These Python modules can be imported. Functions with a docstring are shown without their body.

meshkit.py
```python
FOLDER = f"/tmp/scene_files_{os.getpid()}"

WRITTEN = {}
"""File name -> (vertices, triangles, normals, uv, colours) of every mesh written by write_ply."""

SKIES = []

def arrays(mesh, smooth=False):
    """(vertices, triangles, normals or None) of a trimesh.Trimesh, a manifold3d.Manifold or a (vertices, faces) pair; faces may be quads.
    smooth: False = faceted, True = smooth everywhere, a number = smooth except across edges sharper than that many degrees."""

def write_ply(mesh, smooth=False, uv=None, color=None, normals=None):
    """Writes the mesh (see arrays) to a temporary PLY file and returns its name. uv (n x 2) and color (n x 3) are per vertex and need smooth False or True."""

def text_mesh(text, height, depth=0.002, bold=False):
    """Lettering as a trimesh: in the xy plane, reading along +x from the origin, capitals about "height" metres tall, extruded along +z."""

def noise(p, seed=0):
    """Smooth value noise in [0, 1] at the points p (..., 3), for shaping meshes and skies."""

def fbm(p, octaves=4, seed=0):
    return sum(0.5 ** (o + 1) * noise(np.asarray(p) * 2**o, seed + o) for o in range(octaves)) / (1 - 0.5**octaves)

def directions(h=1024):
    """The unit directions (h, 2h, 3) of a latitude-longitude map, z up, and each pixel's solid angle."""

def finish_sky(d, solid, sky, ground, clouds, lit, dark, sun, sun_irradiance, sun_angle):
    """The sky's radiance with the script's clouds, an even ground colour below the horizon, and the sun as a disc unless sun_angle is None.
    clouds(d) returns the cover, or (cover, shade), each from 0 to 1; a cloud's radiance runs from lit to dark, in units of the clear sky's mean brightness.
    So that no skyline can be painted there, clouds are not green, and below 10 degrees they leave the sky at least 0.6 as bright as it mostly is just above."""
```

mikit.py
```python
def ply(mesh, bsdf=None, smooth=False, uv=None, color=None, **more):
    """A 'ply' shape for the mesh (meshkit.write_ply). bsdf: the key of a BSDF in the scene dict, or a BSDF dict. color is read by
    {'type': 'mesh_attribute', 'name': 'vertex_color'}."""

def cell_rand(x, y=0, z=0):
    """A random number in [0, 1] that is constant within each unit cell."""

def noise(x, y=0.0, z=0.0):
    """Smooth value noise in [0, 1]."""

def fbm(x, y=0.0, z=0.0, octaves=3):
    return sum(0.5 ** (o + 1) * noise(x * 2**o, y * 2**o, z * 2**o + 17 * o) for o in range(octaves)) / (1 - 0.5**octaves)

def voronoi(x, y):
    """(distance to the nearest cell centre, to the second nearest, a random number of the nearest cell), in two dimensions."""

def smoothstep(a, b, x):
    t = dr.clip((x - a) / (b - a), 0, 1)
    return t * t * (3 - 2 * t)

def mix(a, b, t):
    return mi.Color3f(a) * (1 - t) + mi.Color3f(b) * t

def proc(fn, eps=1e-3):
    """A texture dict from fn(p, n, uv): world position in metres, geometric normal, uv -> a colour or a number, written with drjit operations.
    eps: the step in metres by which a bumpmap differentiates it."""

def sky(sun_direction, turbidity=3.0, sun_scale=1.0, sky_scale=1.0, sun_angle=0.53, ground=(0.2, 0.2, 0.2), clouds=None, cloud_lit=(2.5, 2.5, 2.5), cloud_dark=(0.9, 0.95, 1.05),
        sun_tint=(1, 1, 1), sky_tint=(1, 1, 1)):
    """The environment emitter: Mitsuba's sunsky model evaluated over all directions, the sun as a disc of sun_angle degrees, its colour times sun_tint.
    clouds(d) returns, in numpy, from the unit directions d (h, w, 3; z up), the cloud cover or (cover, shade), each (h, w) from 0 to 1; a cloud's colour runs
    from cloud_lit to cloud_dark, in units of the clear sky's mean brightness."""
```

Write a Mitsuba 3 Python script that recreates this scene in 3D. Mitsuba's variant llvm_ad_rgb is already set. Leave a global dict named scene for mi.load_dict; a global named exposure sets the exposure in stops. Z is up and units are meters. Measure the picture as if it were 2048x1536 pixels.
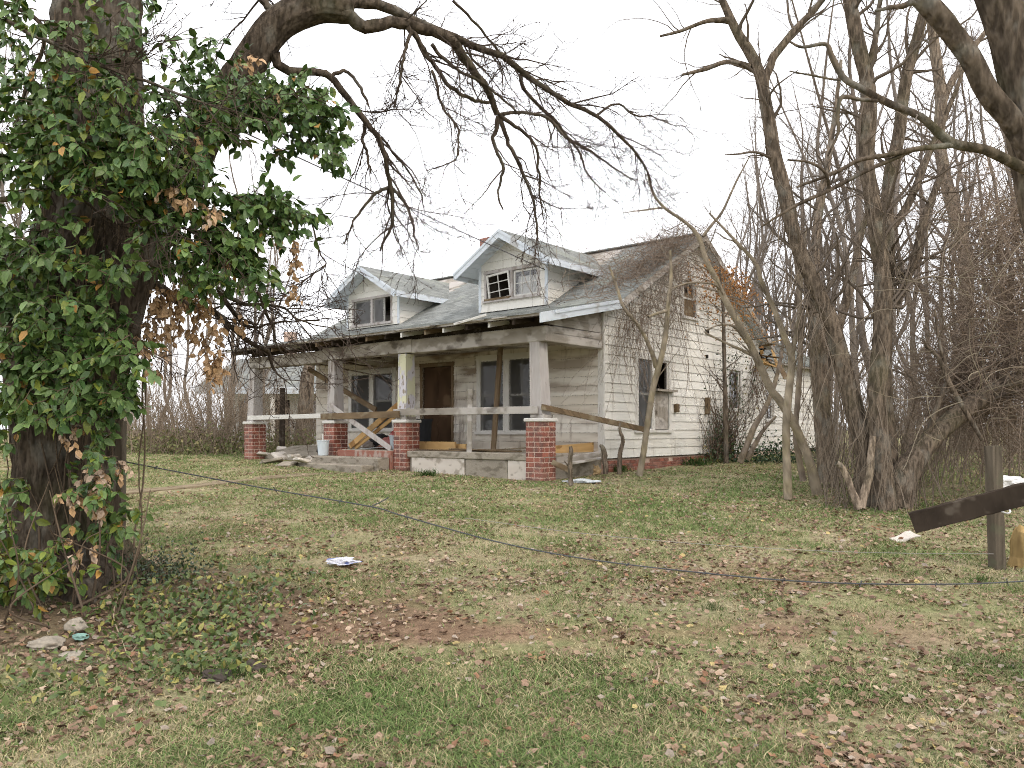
import math
import numpy as np
import trimesh
import drjit as dr
import mitsuba as mi
import mikit
from mikit import noise, fbm, voronoi, cell_rand, smoothstep, mix, ply, proc
from meshkit import noise as nnoise, fbm as nfbm
from shapely.geometry import Polygon, box as sbox
from shapely.ops import unary_union

T = mi.ScalarTransform4f
scene, labels = {}, {}
# ------------------------------------------------------------------ camera, sky, exposure
F, HZ, EYE = 1600.0, 860.0, 1.6
scene['camera'] = {'type': 'perspective', 'fov': math.degrees(2 * math.atan(1024 / F)), 'fov_axis': 'x',
                   'to_world': T().look_at(origin=[0, 0, EYE], target=[0, 1, EYE], up=[0, 0, 1]),
                   'principal_point_offset_y': -92 / 1536.0, 'near_clip': 0.05, 'far_clip': 3000.0}


def cloud_cover(d):
    p = d * np.array([1.0, 1.0, 2.2])
    return np.ones(d.shape[:2]), np.clip(1.5 * nfbm(p * 2.3, 4, 5) - 0.62, 0, 1) * 0.55


scene['sky'] = mikit.sky((0.48, -0.6, 0.66), turbidity=4, sun_scale=0.16, sun_angle=24, sun_tint=(0.92, 0.98, 1.10), clouds=cloud_cover,
                         cloud_lit=(2.48, 2.49, 2.56), cloud_dark=(1.85, 1.88, 1.95), ground=(0.2, 0.19, 0.15))
exposure = 2.85

# ------------------------------------------------------------------ helpers


def P(px, py, d):
    """A point of the place that stands d metres ahead, read off the photograph (2048 x 1536)."""
    return np.array([(px - 1024) / F * d, d, EYE + (HZ - py) / F * d])


def ground_z(x, y):
    x, y = np.asarray(x, float), np.asarray(y, float)
    z = np.where(y < 2, 0.0, np.where(y < 15.5, 0.048 * (y - 2), np.where(y < 24, 0.648 + 0.03 * (y - 15.5), 0.9)))
    p = np.stack([x * 0.35, y * 0.35, x * 0], -1)
    z = z + 0.10 * (nfbm(p, 3, 3) - 0.5)
    z = z + 0.16 * np.exp(-(((x + 3.75) / 1.3) ** 2 + ((y - 6.9) / 1.2) ** 2)) - 0.02
    z = z - 0.05 * np.exp(-(((x + 4.2) / 1.5) ** 2 + ((y - 17.7) / 1.0) ** 2))
    return z


def onto(px, py):
    """The point of the ground seen at that pixel."""
    lo, hi = 1.0, 200.0
    for d in np.geomspace(1.5, 200, 1500):
        p = P(px, py, d)
        if p[2] <= ground_z(p[0], p[1]):
            return np.array([p[0], p[1], float(ground_z(p[0], p[1]))])
    return P(px, py, 60)


taken = {}


def numbered(name):
    n = taken.get(name, -1) + 1
    taken[name] = n
    return name if n == 0 else f'{name}_{n:03d}'


def thing(name, label, cat, group=None, kind=None):
    key = numbered(name)
    labels[key] = {'label': label, 'category': cat}
    if group:
        labels[key]['group'] = group
    if kind:
        labels[key]['kind'] = kind
    return key


def put(name, mesh, bsdf, parent=None, smooth=False, label=None, kind=None, **more):
    key = numbered((parent + '__' if parent else '') + name)
    scene[key] = ply(mesh, bsdf, smooth, **more)
    if label or kind:
        labels.setdefault(key, {})
        if label:
            labels[key]['label'] = label
        if kind:
            labels[key]['kind'] = kind
    return key


def again(name, shape, to_world, parent):
    key = numbered((parent + '__' if parent else '') + name)
    scene[key] = {**shape, 'to_world': to_world}
    return key


def solo(name, mesh, bsdf, label, cat, group=None, smooth=False, kind=None, **more):
    key = thing(name, label, cat, group, kind)
    scene[key] = ply(mesh, bsdf, smooth, **more)
    return key


def cat(ms):
    vs, fs, n = [], [], 0
    for m in ms:
        v, f = (np.asarray(m.vertices), np.asarray(m.faces)) if hasattr(m, 'vertices') else m
        vs.append(v)
        fs.append(np.asarray(f) + n)
        n += len(v)
    return trimesh.Trimesh(np.vstack(vs), np.vstack(fs), process=False)


BF = np.array([[0, 2, 1], [1, 2, 3], [4, 5, 6], [5, 7, 6], [0, 1, 4], [1, 5, 4], [2, 6, 3], [3, 6, 7], [0, 4, 2], [2, 4, 6], [1, 3, 5], [3, 7, 5]])


def bx(x0, x1, y0, y1, z0, z1, j=0.0, rng=None):
    v = np.array([[x, y, z] for z in (z0, z1) for y in (y0, y1) for x in (x0, x1)], float)
    if j:
        v = v + rng.uniform(-j, j, v.shape)
    return trimesh.Trimesh(v, BF, process=False)


def chamfer(x0, x1, y0, y1, z0, z1, c=0.012):
    """A box with bevelled upright and lying edges (convex hull of its insets)."""
    v = []
    for sx in (0, 1):
        for sy in (0, 1):
            for sz in (0, 1):
                for a in range(3):
                    q = [c, c, c]
                    q[a] = 0
                    v.append([x1 - q[0] if sx else x0 + q[0], y1 - q[1] if sy else y0 + q[1], z1 - q[2] if sz else z0 + q[2]])
    return trimesh.Trimesh(np.array(v), process=False).convex_hull


def beam_between(a, b, w, h, up=(0, 0, 1), c=0.006, roll=0.0, nseg=6, rough=0.0, rng=None):
    """A sawn plank from a to b, w across and h along up, a little uneven."""
    a, b = np.asarray(a, float), np.asarray(b, float)
    d = b - a
    L = np.linalg.norm(d)
    d = d / L
    s = np.cross(d, up)
    s /= np.linalg.norm(s)
    u = np.cross(s, d)
    if roll:
        s, u = s * math.cos(roll) + u * math.sin(roll), u * math.cos(roll) - s * math.sin(roll)
    ring = np.array([[-w / 2 + c, -h / 2], [w / 2 - c, -h / 2], [w / 2, -h / 2 + c], [w / 2, h / 2 - c], [w / 2 - c, h / 2], [-w / 2 + c, h / 2], [-w / 2, h / 2 - c], [-w / 2, -h / 2 + c]])
    vs = []
    for k in range(nseg + 1):
        q = ring * (1 + (rng.uniform(-rough, rough, ring.shape) if rough else 0))
        o = a + d * (L * k / nseg)
        vs.append(o + q[:, :1] * s + q[:, 1:] * u)
    v = np.vstack(vs)
    f = []
    for k in range(nseg):
        for i in range(8):
            p, q = k * 8 + i, k * 8 + (i + 1) % 8
            f += [[p, q, q + 8], [p, q + 8, p + 8]]
    for i in range(1, 7):
        f += [[0, i + 1, i], [nseg * 8, nseg * 8 + i, nseg * 8 + i + 1]]
    m = trimesh.Trimesh(v, np.array(f), process=False)
    return m


def spline(pts, n):
    """n points evenly along a Catmull-Rom curve through pts (k, c)."""
    p = np.asarray(pts, float)
    if len(p) == 2:
        t = np.linspace(0, 1, n)[:, None]
        return p[0] * (1 - t) + p[1] * t
    e = np.vstack([2 * p[0] - p[1], p, 2 * p[-1] - p[-2]])
    out = []
    for i in range(1, len(e) - 2):
        t = np.linspace(0, 1, 12, endpoint=False)[:, None]
        a, b, c, d = e[i - 1], e[i], e[i + 1], e[i + 2]
        out.append(0.5 * (2 * b + (c - a) * t + (2 * a - 5 * b + 4 * c - d) * t ** 2 + (3 * b - a - 3 * c + d) * t ** 3))
    q = np.vstack(out + [p[-1:]])
    s = np.concatenate([[0], np.cumsum(np.linalg.norm(np.diff(q[:, :3], axis=0), axis=1))])
    w = np.linspace(0, s[-1], n)
    return np.stack([np.interp(w, s, q[:, k]) for k in range(q.shape[1])], 1)


def unit(v):
    return v / np.maximum(np.linalg.norm(v, axis=-1, keepdims=True), 1e-9)


def tubes(paths, radii, k=3, cap=True):
    """Tubes along many curves at once: paths (N, n, 3), radii (N, n). Returns (vertices, faces, radius of each vertex)."""
    paths, radii = np.asarray(paths, float), np.asarray(radii, float)
    N, n, _ = paths.shape
    tan = unit(np.gradient(paths, axis=1))
    ref = np.zeros((N, 1, 3))
    ax = np.abs(tan.mean(1)).argmin(1)
    ref[np.arange(N), 0, ax] = 1
    s = unit(np.cross(tan, ref))
    u = np.cross(tan, s)
    a = np.arange(k) * 2 * np.pi / k
    v = paths[:, :, None] + radii[:, :, None, None] * (np.cos(a)[:, None] * s[:, :, None] + np.sin(a)[:, None] * u[:, :, None])
    i, j = np.meshgrid(np.arange(n - 1), np.arange(k), indexing='ij')
    p, q = i * k + j, i * k + (j + 1) % k
    f = np.stack([np.stack([p, p + k, q], -1), np.stack([q, p + k, q + k], -1)], 2).reshape(-1, 3)
    f = (f[None] + (np.arange(N) * n * k)[:, None, None]).reshape(-1, 3)
    return v.reshape(-1, 3), f, np.repeat(radii.reshape(-1), k)


def grow(rng, paths, radii, density, length, angle, n=6, wander=0.18, trop=(0, 0, 0.0), rfac=0.55, rmin=0.002, rmax=1.0, start=0.12, tip=0.3, shorten=0.5, keep=None):
    """Children of many branches at once: density per metre, each leaving its parent at about angle degrees."""
    paths, radii = np.asarray(paths, float), np.asarray(radii, float)
    N, m, _ = paths.shape
    L = np.linalg.norm(np.diff(paths, axis=1), axis=2).sum(1)
    M = max(int(density * L.sum()), 1)
    who = rng.choice(N, M, p=L / L.sum())
    s = rng.uniform(start, 1.0, M)
    at = s * (m - 1)
    i = np.minimum(at.astype(int), m - 2)
    w = (at - i)[:, None]
    pos = paths[who, i] * (1 - w) + paths[who, i + 1] * w
    r0 = radii[who, i] * (1 - w[:, 0]) + radii[who, i + 1] * w[:, 0]
    tan = unit(paths[who, i + 1] - paths[who, i])
    perp = unit(np.cross(tan, rng.normal(size=(M, 3))))
    a = np.radians(angle * rng.uniform(0.6, 1.35, M))[:, None]
    d = np.cos(a) * tan + np.sin(a) * perp
    ln = length * (1 - shorten * s) * rng.uniform(0.45, 1.25, M)
    ln = np.minimum(ln, 1.6 * L[who])
    out = np.zeros((M, n, 3))
    out[:, 0] = pos
    trop = np.asarray(trop, float)
    for k in range(1, n):
        d = unit(d + wander * rng.normal(size=(M, 3)) + trop)
        out[:, k] = out[:, k - 1] + d * (ln / (n - 1))[:, None]
    rr = np.clip(r0 * rfac * rng.uniform(0.7, 1.1, M), rmin, rmax)
    rad = rr[:, None] * np.linspace(1, tip, n)
    if keep is not None:
        ok = keep(out)
        out, rad = out[ok], rad[ok]
    return out, np.maximum(rad, rmin * 0.6)


def pack(groups):
    """One mesh of several (paths, radii, sides) groups, with each vertex's radius."""
    vs, fs, rs, n = [], [], [], 0
    for p, r, k in groups:
        if len(p) == 0:
            continue
        v, f, q = tubes(p, r, k)
        vs.append(v)
        fs.append(f + n)
        rs.append(q)
        n += len(v)
    return np.vstack(vs), np.vstack(fs), np.concatenate(rs)


def tint(v, r, thick, thin, seed=0, r0=0.05, var=0.35):
    """Bark colours per vertex: thick limbs to thin twigs, mottled."""
    t = np.clip(np.sqrt(r / r0), 0, 1)[:, None]
    c = np.asarray(thin) * (1 - t) + np.asarray(thick) * t
    m = nfbm(v * np.array([3.1, 3.1, 1.3]), 3, seed)
    return np.clip(c * (1 - var + 2 * var * m)[:, None], 0.004, 0.9)


def scatter(verts, faces, pos, X, Y, Z, size, cols=None, vcol=None):
    """Copies of a small mesh at pos with axes X, Y, Z (N, 3) and size (N,) or (N, 3)."""
    N, m = len(pos), len(verts)
    size = np.asarray(size, float)
    size = size[:, None] * np.ones(3) if size.ndim == 1 else size
    v = pos[:, None] + verts[None, :, :1] * (X * size[:, :1])[:, None] + verts[None, :, 1:2] * (Y * size[:, 1:2])[:, None] + verts[None, :, 2:] * (Z * size[:, 2:])[:, None]
    f = (faces[None] + (np.arange(N) * m)[:, None, None]).reshape(-1, 3)
    c = None
    if cols is not None:
        c = np.repeat(cols[:, None], m, 1)
        if vcol is not None:
            c = c * vcol[None, :, None]
        c = np.clip(c.reshape(-1, 3), 0.003, 0.95)
    return v.reshape(-1, 3), f, c


def frames(rng, axis, twist=None):
    X = unit(axis)
    r = unit(np.cross(X, rng.normal(size=X.shape)))
    return X, r, np.cross(X, r)


# ------------------------------------------------------------------ materials


def two(d):
    return {'type': 'twosided', 'bsdf': d}


def rough(tex, r=0.8, spec=0.3):
    return {'type': 'principled', 'base_color': tex, 'roughness': r, 'specular': spec}


VC = {'type': 'mesh_attribute', 'name': 'vertex_color'}
scene['bark'] = two({'type': 'diffuse', 'reflectance': VC})
scene['foliage'] = two(rough(VC, 0.45, 0.35))
scene['litter'] = two({'type': 'diffuse', 'reflectance': VC})
scene['plain'] = two(rough(VC, 0.65, 0.3))
scene['gloss'] = two(rough(VC, 0.3, 0.5))


def siding_color(p, n, uv):
    tone = uv.x
    a = fbm(p.x * 1.3, p.y * 1.3, p.z * 2.1, 4)
    st = fbm(p.x * 9, p.y * 9, p.z * 0.9, 3)
    fine = noise(p.x * 60, p.y * 60, p.z * 60)
    c = mix((0.66, 0.64, 0.585), (0.75, 0.735, 0.69), tone)
    c = mix(c, (0.36, 0.32, 0.26), smoothstep(0.52, 0.80, a) * 0.75 * uv.y + 0.02)
    c = mix(c, (0.30, 0.26, 0.20), smoothstep(0.60, 0.85, st) * 0.4)
    return c * (0.93 + 0.12 * fine)


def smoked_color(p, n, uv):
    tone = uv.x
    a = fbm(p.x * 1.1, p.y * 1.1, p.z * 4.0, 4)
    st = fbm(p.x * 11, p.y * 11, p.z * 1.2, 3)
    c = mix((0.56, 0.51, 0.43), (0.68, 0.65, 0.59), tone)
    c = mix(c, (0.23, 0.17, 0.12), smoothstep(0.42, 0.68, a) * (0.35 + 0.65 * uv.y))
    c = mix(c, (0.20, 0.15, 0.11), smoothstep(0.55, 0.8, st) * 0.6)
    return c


def trim_color(p, n, uv):
    a = fbm(p.x * 4, p.y * 4, p.z * 4, 4)
    c = mix((0.52, 0.57, 0.63), (0.61, 0.655, 0.70), noise(p.x * 2, p.y * 2, p.z * 2))
    return mix(c, (0.33, 0.31, 0.28), smoothstep(0.58, 0.78, a) * 0.7)


def grey_wood(p, n, uv):
    """Weathered boards, some old paint left; the grain runs along the board."""
    g = fbm(uv.x * 3.0, uv.y * 55, p.z * 2 + p.x * 2, 4)
    a = fbm(p.x * 2.3, p.y * 2.3, p.z * 3.0, 4)
    c = mix((0.20, 0.175, 0.145), (0.42, 0.385, 0.34), g)
    c = mix(c, (0.52, 0.49, 0.46), smoothstep(0.5, 0.62, a) * 0.75)
    return mix(c, (0.075, 0.06, 0.045), smoothstep(0.53, 0.72, fbm(p.x * 3.1 + 9, p.y * 3.1, p.z * 4.0, 4)) * 0.75)


def brown_wood(p, n, uv):
    g = fbm(uv.x * 3.0, uv.y * 60, p.z + p.x, 4)
    c = mix((0.085, 0.06, 0.038), (0.26, 0.19, 0.12), g)
    return mix(c, (0.30, 0.26, 0.19), smoothstep(0.55, 0.75, fbm(p.x * 5, p.y * 5, p.z * 5, 3)) * 0.6)


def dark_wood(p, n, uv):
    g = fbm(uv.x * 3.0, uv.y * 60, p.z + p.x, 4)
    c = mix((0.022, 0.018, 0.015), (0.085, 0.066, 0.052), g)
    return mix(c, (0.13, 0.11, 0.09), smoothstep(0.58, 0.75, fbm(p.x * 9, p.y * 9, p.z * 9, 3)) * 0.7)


def post_wood(p, n, uv):
    g = fbm(uv.x * 2.5, uv.y * 45, p.z + p.x, 4)
    c = mix((0.05, 0.042, 0.032), (0.19, 0.16, 0.125), g)
    return mix(c, (0.12, 0.13, 0.085), smoothstep(0.55, 0.75, fbm(p.x * 6, p.y * 6, p.z * 6, 3)) * 0.6)


def scorched(p, n, uv):
    g = fbm(p.x * 6, p.y * 6, p.z * 2.0, 5)
    c = mix((0.035, 0.022, 0.015), (0.115, 0.07, 0.042), g)
    return mix(c, (0.17, 0.115, 0.07), smoothstep(0.55, 0.7, fbm(p.x * 3, p.y * 3, p.z * 3 + 4, 4)) * 0.6)


def new_wood(p, n, uv):
    g = fbm(uv.x * 2.0, uv.y * 40, p.z, 4)
    c = mix((0.42, 0.25, 0.10), (0.62, 0.42, 0.20), g)
    k = smoothstep(0.72, 0.8, noise(uv.x * 5, uv.y * 12, 3.0))
    return mix(mix(c, (0.2, 0.1, 0.04), k * 0.7), (0.25, 0.19, 0.13), smoothstep(0.5, 0.8, fbm(p.x * 3, p.y * 3, p.z * 3, 3)) * 0.5)


def peeling(p, n, uv):
    a = fbm(p.x * 7, p.y * 7, p.z * 3.5, 4)
    b = fbm(p.x * 26, p.y * 26, p.z * 9, 3)
    c = mix((0.62, 0.61, 0.42), (0.68, 0.67, 0.50), b)
    c = mix(c, (0.60, 0.58, 0.62), smoothstep(0.47, 0.52, a))
    return mix(c, (0.30, 0.25, 0.19), smoothstep(0.62, 0.68, b * 0.6 + a * 0.45))


def white_column(p, n, uv):
    a = fbm(p.x * 8, p.y * 8, p.z * 2.2, 4)
    c = mix((0.50, 0.475, 0.46), (0.40, 0.365, 0.345), fbm(p.x * 30, p.y * 30, p.z * 4, 3))
    return mix(c, (0.25, 0.21, 0.18), smoothstep(0.54, 0.72, a) * 0.75)


def brick_color(p, n, uv):
    c = mix((0.155, 0.048, 0.034), (0.31, 0.105, 0.070), uv.x)
    c = mix(c, (0.11, 0.06, 0.05), smoothstep(0.46, 0.7, fbm(p.x * 7, p.y * 7, p.z * 7, 4)) * 0.75)
    return mix(c, (0.36, 0.25, 0.20), smoothstep(0.55, 0.85, fbm(p.x * 30, p.y * 30, p.z * 30, 2)) * 0.35 + uv.y * 0.55)


def concrete(p, n, uv):
    a = fbm(p.x * 2.5, p.y * 2.5, p.z * 2.5, 5)
    c = mix((0.24, 0.21, 0.17), (0.40, 0.36, 0.30), a)
    c = mix(c, (0.10, 0.085, 0.06), smoothstep(0.5, 0.7, fbm(p.x * 6, p.y * 6, p.z * 10, 4)) * 0.6)
    return c * (0.85 + 0.3 * noise(p.x * 70, p.y * 70, p.z * 70))


def red_concrete(p, n, uv):
    a = fbm(p.x * 5, p.y * 5, p.z * 8, 4)
    return mix(mix((0.25, 0.10, 0.075), (0.33, 0.17, 0.13), a), (0.42, 0.37, 0.32), smoothstep(0.5, 0.66, fbm(p.x * 8, p.y * 8, p.z * 5, 4)) * 0.7)


def whitewash(p, n, uv):
    a = fbm(p.x * 3, p.y * 3, p.z * 6, 4)
    c = mix((0.52, 0.46, 0.40), (0.66, 0.62, 0.56), a)
    return mix(c, (0.27, 0.23, 0.18), smoothstep(0.52, 0.7, fbm(p.x * 7, p.y * 7, p.z * 7, 4)) * 0.7)


def shingle_color(p, n, uv):
    c = mix((0.19, 0.198, 0.19), (0.28, 0.29, 0.28), uv.x)
    c = mix(c, (0.32, 0.335, 0.295), smoothstep(0.5, 0.72, fbm(p.x * 1.4, p.y * 1.4, p.z * 1.4, 4)) * 0.6)
    return c * (0.75 + 0.5 * noise(p.x * 90, p.y * 90, p.z * 90))


def ground_color(p, n, uv):
    big = fbm(p.x * 0.35, p.y * 0.35, 1.0, 4)
    med = fbm(p.x * 2.1, p.y * 2.1, 5.0, 4)
    fine = fbm(p.x * 21, p.y * 21, 2.0, 4)
    tiny = noise(p.x * 120, p.y * 120, 4.0)
    c = mix((0.215, 0.178, 0.11), (0.39, 0.34, 0.22), fine)
    c = mix(c, mix((0.118, 0.15, 0.058), (0.22, 0.25, 0.105), fine), smoothstep(0.36, 0.62, 0.35 * big + 0.65 * med) * 0.7)
    c = mix(c, mix((0.15, 0.098, 0.065), (0.27, 0.18, 0.12), fine), 0.7 * smoothstep(0.53, 0.68, 0.5 * med + 0.5 * fbm(p.x * 0.8 + 40, p.y * 0.8, 7.0, 3)) * 0.85)
    # the trodden bare strip across the yard and the earth below the old tree
    d = dr.abs(p.y - (5.75 + 0.02 * p.x + 0.5 * (big - 0.5))) + 1.1 * (med - 0.35)
    c = mix(c, mix((0.16, 0.10, 0.068), (0.29, 0.195, 0.13), fine), smoothstep(0.75, 0.1, d) * smoothstep(0.4, 0.75, 1 - dr.abs(p.x) * 0.14) * 0.8)
    r = dr.sqrt(dr.square((p.x + 1.25) / 1.15) + dr.square((p.y - 6.1) / 0.75)) + 1.3 * (med - 0.5)
    c = mix(c, mix((0.13, 0.085, 0.058), (0.25, 0.17, 0.115), fine), smoothstep(1.2, 0.4, r) * 0.8)
    r = dr.sqrt(dr.square((p.x + 3.3) / 1.7) + dr.square((p.y - 6.4) / 1.6)) + 1.2 * (med - 0.5)
    c = mix(c, mix((0.085, 0.058, 0.04), (0.19, 0.14, 0.1), fine), smoothstep(1.15, 0.55, r) * 0.85)
    return c * (0.72 + 0.55 * tiny)


def bark_color(p, n, uv):
    """Furrowed bark; uv.x is the tree's tone, uv.y how much lichen and moss it carries."""
    w = fbm(p.x * 4, p.y * 4, p.z * 3, 2) * 1.2
    ridge = fbm(p.x * 38 + w, p.y * 38 + w, p.z * 6.5, 4)
    c = mix((0.095, 0.076, 0.059), (0.235, 0.188, 0.145), smoothstep(0.30, 0.70, ridge)) * uv.x
    c = mix(c, (0.27, 0.265, 0.235), smoothstep(0.53, 0.72, fbm(p.x * 6, p.y * 6, p.z * 3.5, 4)) * uv.y)
    c = mix(c, (0.10, 0.115, 0.045), smoothstep(0.5, 0.75, fbm(p.x * 3 + 7, p.y * 3, p.z * 2, 3)) * 0.5 * uv.y)
    return c * (0.8 + 0.4 * noise(p.x * 80, p.y * 80, p.z * 40))


def bark_bump(p, n, uv):
    w = fbm(p.x * 4, p.y * 4, p.z * 3, 2) * 1.2
    return fbm(p.x * 38 + w, p.y * 38 + w, p.z * 6.5, 4)


def ground_bump(p, n, uv):
    return 0.7 * fbm(p.x * 9, p.y * 9, 0.0, 3) + 0.3 * noise(p.x * 60, p.y * 60, 0.0)


scene['siding_mat'] = two(rough(proc(siding_color), 0.6, 0.3))
scene['smoked_mat'] = two(rough(proc(smoked_color), 0.7, 0.2))
scene['trim_mat'] = two(rough(proc(trim_color), 0.5, 0.35))
scene['greywood_mat'] = two({'type': 'diffuse', 'reflectance': proc(grey_wood)})
scene['brownwood_mat'] = two({'type': 'diffuse', 'reflectance': proc(brown_wood)})
scene['darkwood_mat'] = two({'type': 'diffuse', 'reflectance': proc(dark_wood)})
scene['postwood_mat'] = two({'type': 'diffuse', 'reflectance': proc(post_wood)})
scene['scorched_mat'] = two({'type': 'diffuse', 'reflectance': proc(scorched)})
scene['newwood_mat'] = two({'type': 'diffuse', 'reflectance': proc(new_wood)})
scene['peeling_mat'] = two({'type': 'diffuse', 'reflectance': proc(peeling)})
scene['column_mat'] = two({'type': 'diffuse', 'reflectance': proc(white_column)})
scene['brick_mat'] = two(rough(proc(brick_color), 0.5, 0.4))
scene['concrete_mat'] = two({'type': 'diffuse', 'reflectance': proc(concrete)})
scene['path_mat'] = two({'type': 'diffuse', 'reflectance': proc(lambda p, n, uv: concrete(p, n, uv) * mi.Color3f(0.80, 0.72, 0.60))})
scene['redstep_mat'] = two({'type': 'diffuse', 'reflectance': proc(red_concrete)})
scene['whitewash_mat'] = two({'type': 'diffuse', 'reflectance': proc(whitewash)})
scene['shingle_mat'] = two({'type': 'diffuse', 'reflectance': proc(shingle_color)})
scene['ground_mat'] = {'type': 'bumpmap', 'arbitrary': proc(ground_bump, 4e-3), 'scale': 0.03, 'bsdf': {'type': 'diffuse', 'reflectance': proc(ground_color)}}
scene['trunk_mat'] = two({'type': 'bumpmap', 'arbitrary': proc(bark_bump, 4e-3), 'scale': 0.035, 'bsdf': {'type': 'diffuse', 'reflectance': proc(bark_color)}})
scene['screen_mat'] = {'type': 'mask', 'opacity': 0.46, 'bsdf': two({'type': 'diffuse', 'reflectance': {'type': 'rgb', 'value': [0.13, 0.128, 0.125]}})}
scene['blind_mat'] = two({'type': 'diffuse', 'reflectance': {'type': 'rgb', 'value': [0.42, 0.42, 0.40]}})
scene['mortar_mat'] = {'type': 'diffuse', 'reflectance': {'type': 'rgb', 'value': [0.54, 0.41, 0.34]}}
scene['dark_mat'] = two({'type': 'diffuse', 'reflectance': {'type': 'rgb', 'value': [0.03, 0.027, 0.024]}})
scene['inside_mat'] = two({'type': 'diffuse', 'reflectance': {'type': 'rgb', 'value': [0.16, 0.14, 0.12]}})
scene['glass_mat'] = {'type': 'thindielectric', 'int_ior': 1.5}
scene['oldpaint_mat'] = two(rough({'type': 'rgb', 'value': [0.60, 0.585, 0.55]}, 0.6, 0.3))

# ------------------------------------------------------------------ ground, path
gx = np.concatenate([[-1500, -600, -250, -120, -70, -45], np.arange(-32, -12, 1.0), np.arange(-12, 14, 0.16), np.arange(14, 36, 1.0), [45, 70, 120, 250, 600, 1500]])
gy = np.concatenate([[-300, -60, -20, -8, -3, 0, 1.5], np.arange(2.5, 18, 0.16), np.arange(18, 42, 0.8), [48, 60, 80, 120, 200, 400, 800, 2000]])
GX, GY = np.meshgrid(gx, gy)
GZ = ground_z(GX, GY) + 0.035 * (nfbm(np.stack([GX * 2.2, GY * 2.2, GX * 0], -1), 3, 8) - 0.5)
gi = np.arange(GX.size).reshape(GX.shape)
quads = np.stack([gi[:-1, :-1], gi[:-1, 1:], gi[1:, 1:], gi[1:, :-1]], -1).reshape(-1, 4)
labels['ground'] = {'label': 'leaf strewn lawn of thin grass sloping up to the house', 'kind': 'structure'}
taken['ground'] = 0
scene['ground'] = ply((np.stack([GX, GY, GZ], -1).reshape(-1, 3), quads), 'ground_mat', True)

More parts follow.
